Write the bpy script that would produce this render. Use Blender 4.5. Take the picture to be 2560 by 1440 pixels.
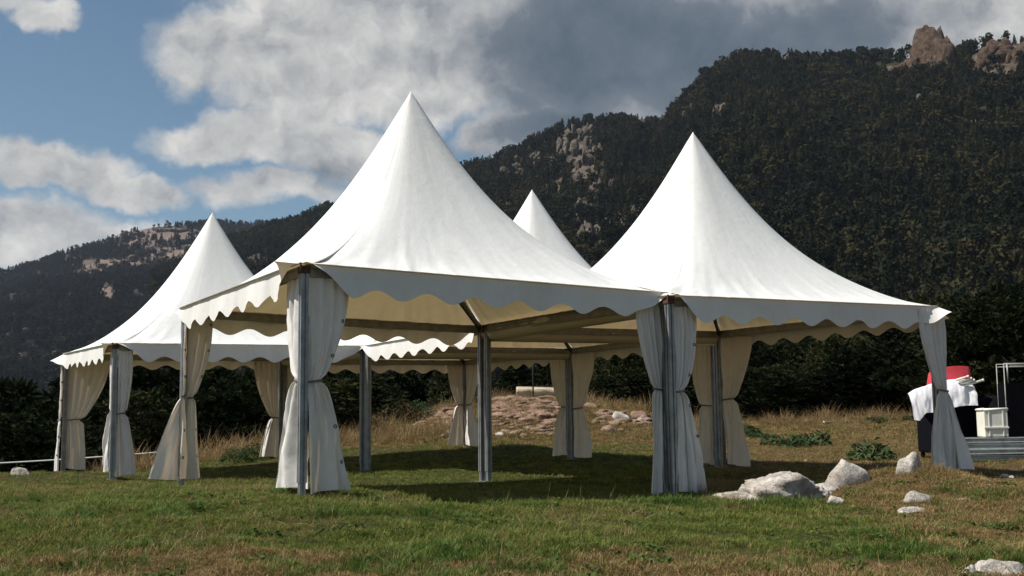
import bpy, math, random
import numpy as np
from mathutils import Vector, Matrix

# ------------------------------------------------------------------ clear
for o in list(bpy.data.objects):
    bpy.data.objects.remove(o, do_unlink=True)
scene = bpy.context.scene
COL = scene.collection
random.seed(7)
RNG = np.random.default_rng(11)
R = math.radians

# ------------------------------------------------------------------ camera
CAM_Z, FPX, PITCH, ROLL = 1.0, 2862.4, 0.116, -0.011
cam_data = bpy.data.cameras.new('camera')
cam_data.sensor_width = 36.0
cam_data.lens = FPX / 2560 * 36.0
cam_data.clip_start = 0.1
cam_data.clip_end = 20000
cam = bpy.data.objects.new('camera', cam_data)
COL.objects.link(cam)
cam.matrix_world = (Matrix.Translation((0, 0, CAM_Z)) @ Matrix.Rotation(math.pi / 2 + PITCH, 4, 'X')
                    @ Matrix.Rotation(ROLL, 4, 'Z'))
scene.camera = cam

# ------------------------------------------------------------------ view + light
scene.render.engine = 'CYCLES'
scene.view_settings.view_transform = 'Standard'
scene.view_settings.look = 'None'
scene.view_settings.gamma = 1.0
scene.view_settings.use_curve_mapping = False
scene.view_settings.exposure = 0.45
SUN_EL = R(52.0)
SUN_DIR_XY = Vector((-0.97, -0.24)).normalized()      # towards the sun, from the left
SKY_STRENGTH = 0.055
SUN_STRENGTH = 4.9

sun_data = bpy.data.lights.new('sun', 'SUN')
sun_data.energy = SUN_STRENGTH
sun_data.angle = R(0.55)
sun_data.color = (1.0, 0.955, 0.885)
sun = bpy.data.objects.new('sun', sun_data)
COL.objects.link(sun)
to_sun = Vector((SUN_DIR_XY.x * math.cos(SUN_EL), SUN_DIR_XY.y * math.cos(SUN_EL), math.sin(SUN_EL)))
sun.rotation_euler = to_sun.to_track_quat('Z', 'Y').to_euler()
sun.location = to_sun * 60


def px_angles(px, py):
    """azimuth (from +Y towards +X) and elevation of a viewing direction, for placing clouds and ridges"""
    x, y = px - 1280, py - 720
    c, s = math.cos(-ROLL), math.sin(-ROLL)
    x, y = x * c - y * s, x * s + y * c
    d = Vector((x, FPX * math.cos(PITCH) + y * math.sin(PITCH), FPX * math.sin(PITCH) - y * math.cos(PITCH)))
    d.normalize()
    return math.atan2(d.x, d.y), math.asin(d.z)


def at_depth(px, py, Y):
    """a world point Y metres ahead"""
    a, e = px_angles(px, py)
    x = math.tan(a) * Y
    h = math.hypot(x, Y)
    return Vector((x, Y, CAM_Z + h * math.tan(e)))


# ------------------------------------------------------------------ world: Nishita sky with clouds by direction
world = bpy.data.worlds.new('World')
scene.world = world
world.use_nodes = True
wt = world.node_tree
wt.nodes.clear()


class NT:
    def __init__(self, tree):
        self.t = tree

    def n(self, kind, **kw):
        nd = self.t.nodes.new(kind)
        for k, v in kw.items():
            setattr(nd, k, v)
        return nd

    def link(self, a, b):
        self.t.links.new(a, b)

    def inp(self, nd, key, val):
        s = nd.inputs[key]
        if hasattr(val, 'is_output'):
            self.t.links.new(val, s)
        else:
            s.default_value = val

    def math(self, op, a, b=None, c=None, clamp=False):
        nd = self.n('ShaderNodeMath', operation=op, use_clamp=clamp)
        self.inp(nd, 0, a)
        if b is not None: self.inp(nd, 1, b)
        if c is not None: self.inp(nd, 2, c)
        return nd.outputs[0]

    def noise(self, vec, scale, detail=6, rough=0.55, dist=0.0, out='Fac'):
        nd = self.n('ShaderNodeTexNoise')
        nd.noise_dimensions = '3D'
        if vec is not None: self.link(vec, nd.inputs['Vector'])
        nd.inputs['Scale'].default_value = scale
        nd.inputs['Detail'].default_value = detail
        nd.inputs['Roughness'].default_value = rough
        nd.inputs['Distortion'].default_value = dist
        return nd.outputs[out]

    def ramp(self, fac, stops, interp='LINEAR'):
        nd = self.n('ShaderNodeValToRGB')
        cr = nd.color_ramp
        cr.interpolation = interp
        while len(cr.elements) < len(stops):
            cr.elements.new(0.5)
        for e, (p, c) in zip(cr.elements, stops):
            e.position = p
            e.color = c if len(c) == 4 else (*c, 1)
        self.link(fac, nd.inputs[0])
        return nd.outputs[0]

    def mix(self, fac, a, b, blend='MIX'):
        nd = self.n('ShaderNodeMix', data_type='RGBA', blend_type=blend)
        self.inp(nd, 0, fac)
        for i, v in ((6, a), (7, b)):
            if hasattr(v, 'is_output'):
                self.link(v, nd.inputs[i])
            else:
                nd.inputs[i].default_value = (*v, 1) if len(v) == 3 else v
        return nd.outputs[2]

    def maprange(self, v, a, b, c=0.0, d=1.0, smooth=True):
        nd = self.n('ShaderNodeMapRange')
        if smooth: nd.interpolation_type = 'SMOOTHSTEP'
        self.inp(nd, 0, v)
        for i, x in enumerate((a, b, c, d)):
            nd.inputs[i + 1].default_value = x
        return nd.outputs[0]


W = NT(wt)
sky = W.n('ShaderNodeTexSky', sky_type='NISHITA')
sky.sun_disc = False
sky.sun_elevation = SUN_EL
sky.sun_rotation = math.atan2(SUN_DIR_XY.x, SUN_DIR_XY.y)
sky.altitude = 1100
sky.air_density = 1.0
sky.dust_density = 1.2
sky.ozone_density = 1.0
tc = W.n('ShaderNodeTexCoord')
sep = W.n('ShaderNodeSeparateXYZ')
W.link(tc.outputs['Generated'], sep.inputs[0])
azim = W.math('ARCTAN2', sep.outputs[0], sep.outputs[1])
elev = W.math('ARCSINE', sep.outputs[2])
comb = W.n('ShaderNodeCombineXYZ')
W.link(azim, comb.inputs[0])
W.link(elev, comb.inputs[1])
ang = comb.outputs[0]
# domain warp so cloud edges billow
warp = W.n('ShaderNodeTexNoise')
W.link(ang, warp.inputs['Vector'])
warp.inputs['Scale'].default_value = 16
warp.inputs['Detail'].default_value = 5
warp.inputs['Roughness'].default_value = 0.6
wsub = W.n('ShaderNodeVectorMath', operation='SUBTRACT')
W.link(warp.outputs['Color'], wsub.inputs[0])
wsub.inputs[1].default_value = (0.5, 0.5, 0.5)
wsc = W.n('ShaderNodeVectorMath', operation='SCALE')
W.link(wsub.outputs[0], wsc.inputs[0])
wsc.inputs['Scale'].default_value = 0.055
wadd = W.n('ShaderNodeVectorMath', operation='ADD')
W.link(ang, wadd.inputs[0])
W.link(wsc.outputs[0], wadd.inputs[1])
flat = W.n('ShaderNodeVectorMath', operation='MULTIPLY')
W.link(wadd.outputs[0], flat.inputs[0])
flat.inputs[1].default_value = (1, 1, 0)
angw = flat.outputs[0]


def blob(px, py, rx, ry, vec=None):
    """a soft cloud mass at a sky direction; radii in pixels of view (turned into angles)"""
    a, e = px_angles(px, py)
    a2, _ = px_angles(px + rx, py)
    _, e2 = px_angles(px, py - ry)
    sa, se = abs(a2 - a), abs(e2 - e)
    mp = W.n('ShaderNodeMapping', vector_type='POINT')
    mp.inputs['Scale'].default_value = (1 / sa, 1 / se, 0)
    mp.inputs['Location'].default_value = (-a / sa, -e / se, 0)
    W.link(vec or angw, mp.inputs[0])
    g = W.n('ShaderNodeTexGradient', gradient_type='SPHERICAL')
    W.link(mp.outputs[0], g.inputs[0])
    return g.outputs['Fac']


def blobs(lst):
    out = None
    for b in lst:
        f = blob(*b[:4])
        if len(b) > 4: f = W.math('MULTIPLY', f, b[4])
        out = f if out is None else W.math('MAXIMUM', out, f)
    return out


CLOUDS = [(1250, 120, 300, 260, .9), (620, 120, 330, 170), (900, 90, 420, 190), (800, 230, 360, 130), (1060, 180, 330, 210), (1000, 0, 700, 130),
          (690, 330, 280, 110), (520, 350, 200, 70, .8), (860, 380, 250, 120), (700, 470, 330, 80, .8), (1000, 480, 300, 110, .75),
          (140, 415, 260, 85), (330, 470, 230, 70), (40, 400, 150, 90, .8), (90, 570, 330, 120, .95), (300, 580, 260, 70, .7), (0, 640, 260, 80, .8),
          (110, 45, 110, 70, .85), (20, 0, 160, 60, .6), (470, 180, 120, 90, .7),
          (1250, 350, 180, 80, .85), (1230, 330, 80, 50, .8),
          (1600, 120, 800, 330, 1.0), (1450, 300, 420, 170, .8), (2000, 60, 700, 220, .9), (2450, 40, 420, 190, 1.0), (2620, 0, 380, 200)]
dens = blobs(CLOUDS)
nz1 = W.noise(ang, 7, 9, 0.6)
nz2 = W.noise(angw, 26, 7, 0.62)
# outside the view the same broken cloud cover goes on from plain noise
far_c = W.noise(tc.outputs['Generated'], 2.2, 6, 0.55)
front = W.maprange(sep.outputs[1], 0.80, 0.62, 0, 1)
elup = W.maprange(elev, 0.42, 0.60, 0, 1)
outside = W.math('MAXIMUM', front, elup)
far_d = W.math('MULTIPLY', W.maprange(far_c, 0.49, 0.68, 0, 0.5), outside)
dens = W.math('MAXIMUM', dens, far_d)
d1 = W.math('ADD', W.math('MULTIPLY', dens, 1.45), W.math('MULTIPLY_ADD', nz1, 0.75, -0.45))
d1 = W.math('ADD', d1, W.math('MULTIPLY_ADD', nz2, 0.46, -0.23))
cover = W.maprange(d1, 0.14, 0.66, 0.0, 1.0)
thick = W.maprange(d1, 0.30, 1.05, 0.0, 1.0)
# brightness of the cloud mass: lit billows, shaded bellies
grey = blobs([(1560, 120, 620, 300), (1420, 330, 330, 140, .9), (2000, 110, 560, 240, .85), (2250, 40, 300, 120, .5), (1300, 260, 200, 160, .6), (1150, 400, 220, 70, .5), (800, 430, 300, 60, .4), (150, 460, 240, 50, .3), (560, 300, 200, 50, .2), (700, 160, 200, 60, .12)])
nz3 = W.noise(angw, 13, 7, 0.58)
nz4 = W.noise(ang, 34, 6, 0.6)
lum = W.math('MULTIPLY_ADD', nz3, 0.75, -0.37)
lum = W.math('ADD', lum, W.math('MULTIPLY_ADD', nz4, 0.30, -0.15))
offv = W.n('ShaderNodeVectorMath', operation='ADD')
W.link(angw, offv.inputs[0])
offv.inputs[1].default_value = (-0.010, 0.016, 0)          # towards the sun: up and to the left
rel1 = W.math('SUBTRACT', W.noise(angw, 15, 6, 0.55), W.noise(offv.outputs[0], 15, 6, 0.55))
rel2 = W.math('SUBTRACT', W.noise(angw, 40, 4, 0.55), W.noise(offv.outputs[0], 40, 4, 0.55))
lum = W.math('ADD', lum, W.math('MULTIPLY', W.math('ADD', W.math('MULTIPLY', rel1, 0.95), W.math('MULTIPLY', rel2, 0.22)), W.maprange(grey, 0.05, 0.5, 1.0, 0.25)))
lum = W.math('ADD', lum, 0.74)
lum = W.math('SUBTRACT', lum, W.math('MULTIPLY', W.maprange(grey, 0.0, 0.75, 0, 1), 0.60))
lum = W.math('SUBTRACT', lum, W.math('MULTIPLY', thick, 0.08))
cloud_col = W.ramp(lum, [(0.0, (1.30, 1.75, 2.30)), (0.28, (2.2, 2.65, 3.2)), (0.55, (5.6, 5.75, 5.9)), (1.0, (10.5, 10.3, 9.9))])
sky_gain = W.mix(1.0, sky.outputs[0], (1.10, 1.22, 1.16), 'MULTIPLY')
mixed = W.mix(cover, sky_gain, cloud_col)
bg = W.n('ShaderNodeBackground')
W.link(mixed, bg.inputs[0])
bg.inputs[1].default_value = SKY_STRENGTH
wo = W.n('ShaderNodeOutputWorld')
W.link(bg.outputs[0], wo.inputs[0])
world.cycles.sampling_method = 'MANUAL'
world.cycles.sample_map_resolution = 512

# ------------------------------------------------------------------ numpy noise
_P = np.random.default_rng(5).permutation(512).astype(np.int64)
_P = np.concatenate([_P, _P])
_G = np.random.default_rng(6).normal(size=(512, 3))
_G /= np.linalg.norm(_G, axis=1)[:, None]


def perlin(x, y, z=0.0):
    x, y, z = np.broadcast_arrays(np.asarray(x, float), np.asarray(y, float), np.asarray(z, float))
    xi, yi, zi = np.floor(x).astype(np.int64), np.floor(y).astype(np.int64), np.floor(z).astype(np.int64)
    xf, yf, zf = x - xi, y - yi, z - zi
    u, v, w = (f * f * f * (f * (f * 6 - 15) + 10) for f in (xf, yf, zf))
    out = 0
    for i in (0, 1):
        for j in (0, 1):
            for k in (0, 1):
                h = _P[(_P[(_P[(xi + i) & 511] + yi + j) & 511] + zi + k) & 511]
                g = _G[h]
                d = g[..., 0] * (xf - i) + g[..., 1] * (yf - j) + g[..., 2] * (zf - k)
                out = out + d * (u if i else 1 - u) * (v if j else 1 - v) * (w if k else 1 - w)
    return out * 1.6


def fbm(x, y, z=0.0, octv=5, lac=2.03, gain=0.5, ridged=False):
    s, a, t = 0.0, 1.0, 0.0
    for i in range(octv):
        n = perlin(np.asarray(x) + 17.3 * i, np.asarray(y) - 9.1 * i, np.asarray(z) + 3.7 * i)
        if ridged: n = 1 - 2 * np.abs(n)
        s = s + a * n
        t += a
        a *= gain
        x, y, z = np.asarray(x) * lac, np.asarray(y) * lac, np.asarray(z) * lac
    return s / t


def sstep(a, b, x):
    t = np.clip((np.asarray(x, float) - a) / (b - a), 0, 1)
    return t * t * (3 - 2 * t)


# ------------------------------------------------------------------ object helpers
def mesh_np(name, V, F, smooth=True):
    """V (n,3), F list of tuples or (m,k) array"""
    me = bpy.data.meshes.new(name)
    V = np.asarray(V, np.float32)
    if isinstance(F, np.ndarray):
        k = F.shape[1]
        me.vertices.add(len(V))
        me.vertices.foreach_set('co', V.ravel())
        me.loops.add(F.size)
        me.loops.foreach_set('vertex_index', F.astype(np.int32).ravel())
        me.polygons.add(len(F))
        me.polygons.foreach_set('loop_start', np.arange(0, F.size, k, dtype=np.int32))
        me.polygons.foreach_set('loop_total', np.full(len(F), k, np.int32))
        me.update(calc_edges=True)
        me.validate()
    else:
        me.from_pydata([tuple(v) for v in V], [], F)
        me.update()
    if smooth and len(me.polygons):
        me.polygons.foreach_set('use_smooth', np.ones(len(me.polygons), bool))
    return me


def obj(name, me, mat=None, parent=None, loc=None):
    o = bpy.data.objects.new(name, me)
    COL.objects.link(o)
    if mat is not None and me is not None and not me.materials:
        me.materials.append(mat)
    if parent is not None: o.parent = parent
    if loc is not None: o.location = loc
    return o


def empty(name, loc, rz=0.0):
    o = bpy.data.objects.new(name, None)
    COL.objects.link(o)
    o.location = loc
    o.rotation_euler = (0, 0, rz)
    o.empty_display_size = 0.2
    return o


def tag(o, label=None, cat=None, group=None, kind=None):
    if label: o['label'] = label
    if cat: o['category'] = cat
    if group: o['group'] = group
    if kind: o['kind'] = kind
    return o


class MB:
    """collects simple shapes into one mesh"""
    def __init__(self):
        self.V, self.F = [], []

    def add(self, V, F):
        b = len(self.V)
        self.V += [tuple(v) for v in V]
        self.F += [tuple(b + i for i in f) for f in F]
        return self

    def box(self, c, s, rot=None):
        cx, cy, cz = c
        hx, hy, hz = s[0] / 2, s[1] / 2, s[2] / 2
        V = [Vector((x, y, z)) for z in (-hz, hz) for y in (-hy, hy) for x in (-hx, hx)]
        if rot is not None: V = [rot @ v for v in V]
        V = [(v.x + cx, v.y + cy, v.z + cz) for v in V]
        return self.add(V, [(0, 2, 3, 1), (4, 5, 7, 6), (0, 1, 5, 4), (2, 6, 7, 3), (0, 4, 6, 2), (1, 3, 7, 5)])

    def tube(self, pts, r, n=8, cap=True, r2=None):
        pts = [Vector(p) for p in pts]
        V, F = [], []
        m = len(pts)
        up = Vector((0, 0, 1))
        for i, p in enumerate(pts):
            d = (pts[min(i + 1, m - 1)] - pts[max(i - 1, 0)]).normalized()
            a = d.cross(up if abs(d.z) < .95 else Vector((1, 0, 0))).normalized()
            b = d.cross(a).normalized()
            rr = r if r2 is None else r + (r2 - r) * i / (m - 1)
            if isinstance(r, (list, tuple)): rr = r[i]
            for k in range(n):
                t = 2 * math.pi * k / n
                V.append(p + a * math.cos(t) * rr + b * math.sin(t) * rr)
        for i in range(m - 1):
            for k in range(n):
                F.append((i * n + k, i * n + (k + 1) % n, (i + 1) * n + (k + 1) % n, (i + 1) * n + k))
        if cap:
            F.append(tuple(reversed(range(n))))
            F.append(tuple(range((m - 1) * n, m * n)))
        return self.add(V, F)

    def prism(self, poly, z0, z1):
        n = len(poly)
        V = [(x, y, z0) for x, y in poly] + [(x, y, z1) for x, y in poly]
        F = [(i, (i + 1) % n, n + (i + 1) % n, n + i) for i in range(n)]
        F += [tuple(reversed(range(n))), tuple(range(n, 2 * n))]
        return self.add(V, F)

    def ring(self, c, nrm, r, t, n=14, k=6):
        nrm = Vector(nrm).normalized()
        a = nrm.orthogonal().normalized()
        b = nrm.cross(a)
        V, F = [], []
        for i in range(n):
            th = 2 * math.pi * i / n
            d = a * math.cos(th) + b * math.sin(th)
            for j in range(k):
                ph = 2 * math.pi * j / k
                V.append(Vector(c) + d * (r + t * math.cos(ph)) + nrm * t * math.sin(ph))
        for i in range(n):
            for j in range(k):
                F.append((i * k + j, ((i + 1) % n) * k + j, ((i + 1) % n) * k + (j + 1) % k, i * k + (j + 1) % k))
        return self.add(V, F)

    def build(self, name, mat, parent=None, smooth=False, bevel=0.0, loc=None):
        me = mesh_np(name, self.V, self.F, smooth)
        o = obj(name, me, mat, parent, loc)
        if bevel:
            m = o.modifiers.new('bevel', 'BEVEL')
            m.width = bevel
            m.segments = 2
            m.limit_method = 'ANGLE'
        return o


# ------------------------------------------------------------------ materials
def material(name):
    m = bpy.data.materials.new(name)
    m.use_nodes = True
    m.node_tree.nodes.clear()
    t = NT(m.node_tree)
    out = t.n('ShaderNodeOutputMaterial')
    return m, t, out


def principled(t, out, color, rough=0.7, metal=0.0, spec=0.3, normal=None):
    p = t.n('ShaderNodeBsdfPrincipled')
    if hasattr(color, 'is_output'):
        t.link(color, p.inputs['Base Color'])
    else:
        p.inputs['Base Color'].default_value = (*color, 1)
    t.inp(p, 'Roughness', rough)
    t.inp(p, 'Metallic', metal)
    p.inputs['Specular IOR Level'].default_value = spec
    if normal is not None: t.link(normal, p.inputs['Normal'])
    t.link(p.outputs[0], out.inputs[0])
    return p


def bump(t, h, strength=0.3, dist=0.01):
    b = t.n('ShaderNodeBump')
    b.inputs['Strength'].default_value = strength
    b.inputs['Distance'].default_value = dist
    t.link(h, b.inputs['Height'])
    return b.outputs[0]


def wpos(t):
    return t.n('ShaderNodeNewGeometry').outputs['Position']


def opos(t):
    return t.n('ShaderNodeTexCoord').outputs['Object']


MAT = {}


def fabric(name, col, trans, warm, tfac, stain=0.05, grain=0.0):
    m, t, out = material(name)
    p = opos(t)
    n = t.noise(p, 1.3, 6, 0.6)
    n2 = t.noise(p, 9, 5, 0.6)
    dark = tuple(c * (1 - stain * 3.2) for c in col)
    c = t.mix(t.maprange(n, 0.50, 0.78), col, dark)
    c = t.mix(t.math('MULTIPLY', t.maprange(n2, 0.52, 0.75), 0.35), c, (col[0] * .84, col[1] * .80, col[2] * .74))
    bn = bump(t, t.math('ADD', t.math('MULTIPLY', n2, 0.7), t.math('MULTIPLY', t.noise(p, 60, 3, .6), 0.12)), 0.35, 0.02)
    pr = t.n('ShaderNodeBsdfPrincipled')
    t.link(c, pr.inputs['Base Color'])
    pr.inputs['Roughness'].default_value = 0.62
    pr.inputs['Specular IOR Level'].default_value = 0.25
    t.link(bn, pr.inputs['Normal'])
    tr = t.n('ShaderNodeBsdfTranslucent')
    tr.inputs[0].default_value = (*warm, 1)
    mx = t.n('ShaderNodeMixShader')
    mx.inputs[0].default_value = tfac
    t.link(pr.outputs[0], mx.inputs[1])
    t.link(tr.outputs[0], mx.inputs[2])
    t.link(mx.outputs[0], out.inputs[0])
    MAT[name] = m
    return m


fabric('roof_fabric', (0.765, 0.765, 0.74), 0.1, (0.85, 0.62, 0.32), 0.125, 0.03)
fabric('valance_fabric', (0.70, 0.68, 0.64), 0.1, (0.75, 0.58, 0.34), 0.10, 0.04)
fabric('curtain_fabric', (0.70, 0.675, 0.645), 0.1, (0.75, 0.52, 0.32), 0.13, 0.04)
fabric('gutter_fabric', (0.66, 0.62, 0.53), 0.1, (0.70, 0.55, 0.36), 0.12, 0.05)


def mat_simple(name, col, rough=0.6, metal=0.0, spec=0.3, nscale=12, var=0.25, bstr=0.15, bdist=0.004):
    m, t, out = material(name)
    p = opos(t)
    n = t.noise(p, nscale, 6, 0.6)
    c = t.mix(t.maprange(n, 0.3, 0.75), tuple(x * (1 + var * .4) for x in col), tuple(x * (1 - var) for x in col))
    principled(t, out, c, rough, metal, spec, bump(t, t.noise(p, nscale * 5, 4), bstr, bdist))
    MAT[name] = m
    return m


mat_simple('aluminium', (0.27, 0.275, 0.28), 0.48, 0.55, 0.5, 7, 0.3, 0.1, 0.001)
mat_simple('beam_metal', (0.27, 0.26, 0.24), 0.55, 0.4, 0.4, 7, 0.3, 0.1, 0.001)
mat_simple('dark_steel', (0.06, 0.055, 0.05), 0.5, 0.6, 0.4, 20, 0.4)
mat_simple('rusty_bracket', (0.10, 0.055, 0.035), 0.8, 0.2, 0.3, 30, 0.5)
mat_simple('strap', (0.17, 0.15, 0.12), 0.8, 0, 0.2, 40, 0.3)
mat_simple('eyelet_metal', (0.09, 0.075, 0.055), 0.45, 0.8, 0.5, 40, 0.3)
mat_simple('white_cloth', (0.74, 0.73, 0.76), 0.85, 0, 0.15, 6, 0.10, 0.3, 0.01)
mat_simple('red_cloth', (0.50, 0.045, 0.06), 0.7, 0, 0.3, 8, 0.2, 0.2, 0.005)
mat_simple('black_plastic', (0.006, 0.006, 0.009), 0.9, 0, 0.04, 10, 0.3)
mat_simple('black_mesh', (0.005, 0.005, 0.007), 0.95, 0, 0.03, 10, 0.3)
mat_simple('white_plastic', (0.72, 0.71, 0.62), 0.45, 0, 0.45, 5, 0.12, 0.05)
mat_simple('beam_white', (0.56, 0.58, 0.56), 0.5, 0.35, 0.4, 9, 0.3, 0.1, 0.002)
mat_simple('plank_wood', (0.62, 0.57, 0.46), 0.8, 0, 0.2, 9, 0.3)
mat_simple('rope_white', (0.75, 0.75, 0.72), 0.7, 0, 0.2, 30, 0.15)
mat_simple('post_green', (0.03, 0.10, 0.075), 0.5, 0, 0.4, 20, 0.3)
mat_simple('blue_jacket', (0.06, 0.065, 0.10), 0.8, 0, 0.2, 10, 0.3)


def mat_log():
    m, t, out = material('log_wood')
    p = opos(t)
    mp = t.n('ShaderNodeMapping')
    mp.inputs['Scale'].default_value = (0.35, 4, 4)
    t.link(p, mp.inputs[0])
    n = t.noise(mp.outputs[0], 5, 7, 0.65)
    n2 = t.noise(p, 3, 5, .6)
    c = t.ramp(n, [(0.30, (0.17, 0.10, 0.06)), (0.45, (0.52, 0.44, 0.31)), (0.7, (0.66, 0.60, 0.47))])
    c = t.mix(t.math('MULTIPLY', t.maprange(n2, .5, .7), .6), c, (0.42, 0.27, 0.17))
    principled(t, out, c, 0.85, 0, 0.15, bump(t, n, 0.8, 0.03))
    MAT['log_wood'] = m


mat_log()


def mat_rock(name, c0, c1, c2, scale=1.0, stain_shade=(0.30, 0.29, 0.25), bstr=0.7, bd=0.06):
    m, t, out = material(name)
    p = wpos(t)
    n = t.noise(p, 1.6 * scale, 9, 0.62)
    n2 = t.noise(p, 9 * scale, 8, 0.65)
    c = t.ramp(n, [(0.32, c0), (0.52, c1), (0.72, c2)])
    c = t.mix(t.math('MULTIPLY', t.maprange(n2, 0.56, 0.70), 0.55), c, stain_shade)  # blotchy stains; on the cliffs, dark crevice shade put into the colour
    n3 = t.noise(p, 30 * scale, 6, 0.7)
    n4 = t.noise(p, 4.5 * scale, 8, 0.6, 1.2)
    crack = t.maprange(t.math('ABSOLUTE', t.math('SUBTRACT', n4, 0.5)), 0.0, 0.022, 1, 0)
    c = t.mix(t.math('MULTIPLY', crack, 0.35), c, tuple(x * 0.35 for x in c0))
    c = t.mix(t.math('MULTIPLY', t.maprange(n3, 0.55, 0.70), 0.35), c, tuple(x * 0.55 for x in c0))
    h = t.math('SUBTRACT', t.math('ADD', n, t.math('ADD', t.math('MULTIPLY', n2, 0.5), t.math('MULTIPLY', n3, 0.22))), t.math('MULTIPLY', crack, 0.12))
    principled(t, out, c, 0.92, 0, 0.12, bump(t, h, bstr, bd))
    MAT[name] = m


mat_rock('limestone', (0.24, 0.20, 0.17), (0.45, 0.41, 0.365), (0.60, 0.565, 0.515), 1.9, (0.22, 0.195, 0.175))
mat_rock('mound_rock', (0.15, 0.095, 0.065), (0.25, 0.165, 0.12), (0.36, 0.265, 0.205), 2.2, (0.12, 0.085, 0.06))
mat_rock('cliff_rock', (0.075, 0.045, 0.030), (0.165, 0.112, 0.078), (0.25, 0.19, 0.14), 0.11, (0.05, 0.036, 0.026), 1.0, 6.0)
mat_rock('pale_cliff_rock', (0.10, 0.078, 0.058), (0.22, 0.185, 0.15), (0.34, 0.305, 0.26), 0.11, (0.075, 0.06, 0.045), 1.0, 6.0)


def ground_masks(t, p):
    """dry / green / bare patches of the meadow, shared by soil and blades"""
    n1 = t.noise(p, 0.55, 5, 0.6)
    n2 = t.noise(p, 2.3, 5, 0.62)
    sp = t.n('ShaderNodeSeparateXYZ')
    t.link(p, sp.inputs[0])
    # lusher mown strip in front of and under the tents; drier bank near the camera and on the slopes
    warpy = t.math('MULTIPLY_ADD', n1, 4.0, -2.0)
    yy = t.math('ADD', sp.outputs[1], warpy)
    near = t.maprange(yy, 9.1, 7.9, 0, 1)
    back = t.maprange(yy, 27.0, 32.0, 0, 1)
    xr = t.math('ADD', sp.outputs[0], t.math('MULTIPLY_ADD', n2, 2.0, -1.0))
    right = t.maprange(xr, 1.6, 4.6, 0, 1.05)
    midl = t.math('MULTIPLY', t.maprange(xr, -1.8, -3.8, 0, 0.40), t.maprange(yy, 15.0, 12.5, 1, .6))
    d = t.math('MAXIMUM', t.math('MAXIMUM', near, back), t.math('MAXIMUM', right, midl))
    d = t.math('ADD', t.math('MULTIPLY', d, 0.50), t.math('MULTIPLY_ADD', n2, 1.5, -0.72))
    return t.maprange(d, 0.0, 0.75, 0, 1), n1, n2


def mat_ground():
    m, t, out = material('meadow_soil')
    p = wpos(t)
    dry, n1, n2 = ground_masks(t, p)
    f = t.noise(p, 14, 7, 0.7)
    f2 = t.noise(p, 60, 4, 0.6)
    green = t.ramp(f, [(0.30, (0.014, 0.018, 0.007)), (0.55, (0.042, 0.050, 0.015)), (0.75, (0.09, 0.095, 0.030))])
    brown = t.ramp(f, [(0.30, (0.040, 0.025, 0.012)), (0.55, (0.12, 0.078, 0.036)), (0.78, (0.21, 0.145, 0.072))])
    c = t.mix(dry, green, brown)
    c = t.mix(t.math('MULTIPLY', t.maprange(f2, .5, .7), .4), c, (0.018, 0.014, 0.008))
    principled(t, out, c, 0.95, 0, 0.08, bump(t, t.math('ADD', f, t.math('MULTIPLY', f2, .5)), 0.9, 0.05))
    MAT['meadow_soil'] = m


mat_ground()


def mat_blade(name, greens, drys, bias=0.0, tr=0.35):
    m, t, out = material(name)
    p = wpos(t)
    dry, n1, n2 = ground_masks(t, p)
    rnd = t.n('ShaderNodeObjectInfo').outputs['Random']
    k = t.noise(p, 30, 2, 0.5)
    g = t.ramp(rnd, [(0.0, greens[0]), (0.55, greens[1]), (1.0, greens[2])])
    d = t.ramp(k, [(0.3, drys[0]), (0.5, drys[1]), (0.72, drys[2])])
    sel = t.math('ADD', dry, t.math('MULTIPLY_ADD', rnd, 0.7, -0.40 + bias))
    c = t.mix(t.maprange(sel, 0.25, 0.75), g, d)
    df = t.n('ShaderNodeBsdfPrincipled')
    t.link(c, df.inputs['Base Color'])
    df.inputs['Roughness'].default_value = 0.65
    df.inputs['Specular IOR Level'].default_value = 0.2
    ts = t.n('ShaderNodeBsdfTranslucent')
    t.link(c, ts.inputs[0])
    mx = t.n('ShaderNodeMixShader')
    mx.inputs[0].default_value = tr
    t.link(df.outputs[0], mx.inputs[1])
    t.link(ts.outputs[0], mx.inputs[2])
    t.link(mx.outputs[0], out.inputs[0])
    MAT[name] = m


mat_blade('grass_blade', [(0.070, 0.105, 0.022), (0.145, 0.170, 0.032), (0.230, 0.230, 0.060)],
          [(0.13, 0.080, 0.030), (0.27, 0.18, 0.072), (0.46, 0.35, 0.18)])
mat_blade('lush_blade', [(0.050, 0.100, 0.020), (0.085, 0.140, 0.026), (0.14, 0.185, 0.038)],
          [(0.08, 0.115, 0.025), (0.13, 0.15, 0.035), (0.24, 0.21, 0.07)], -0.2)
mat_blade('straw_blade', [(0.17, 0.115, 0.05), (0.27, 0.19, 0.085), (0.40, 0.30, 0.16)],
          [(0.15, 0.095, 0.04), (0.26, 0.175, 0.08), (0.42, 0.31, 0.17)], 0.3)


def mat_leaf(name, cols, tr=0.25, nsc=0.9):
    m, t, out = material(name)
    p = wpos(t)
    n = t.noise(p, nsc, 4, 0.6)
    rnd = t.n('ShaderNodeObjectInfo').outputs['Random']
    v = t.math('ADD', n, t.math('MULTIPLY_ADD', rnd, 0.46, -0.23))
    c = t.ramp(v, [(0.28, cols[0]), (0.5, cols[1]), (0.74, cols[2])])
    df = t.n('ShaderNodeBsdfDiffuse')
    t.link(c, df.inputs[0])
    ts = t.n('ShaderNodeBsdfTranslucent')
    t.link(c, ts.inputs[0])
    mx = t.n('ShaderNodeMixShader')
    mx.inputs[0].default_value = tr
    t.link(df.outputs[0], mx.inputs[1])
    t.link(ts.outputs[0], mx.inputs[2])
    t.link(mx.outputs[0], out.inputs[0])
    MAT[name] = m


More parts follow.
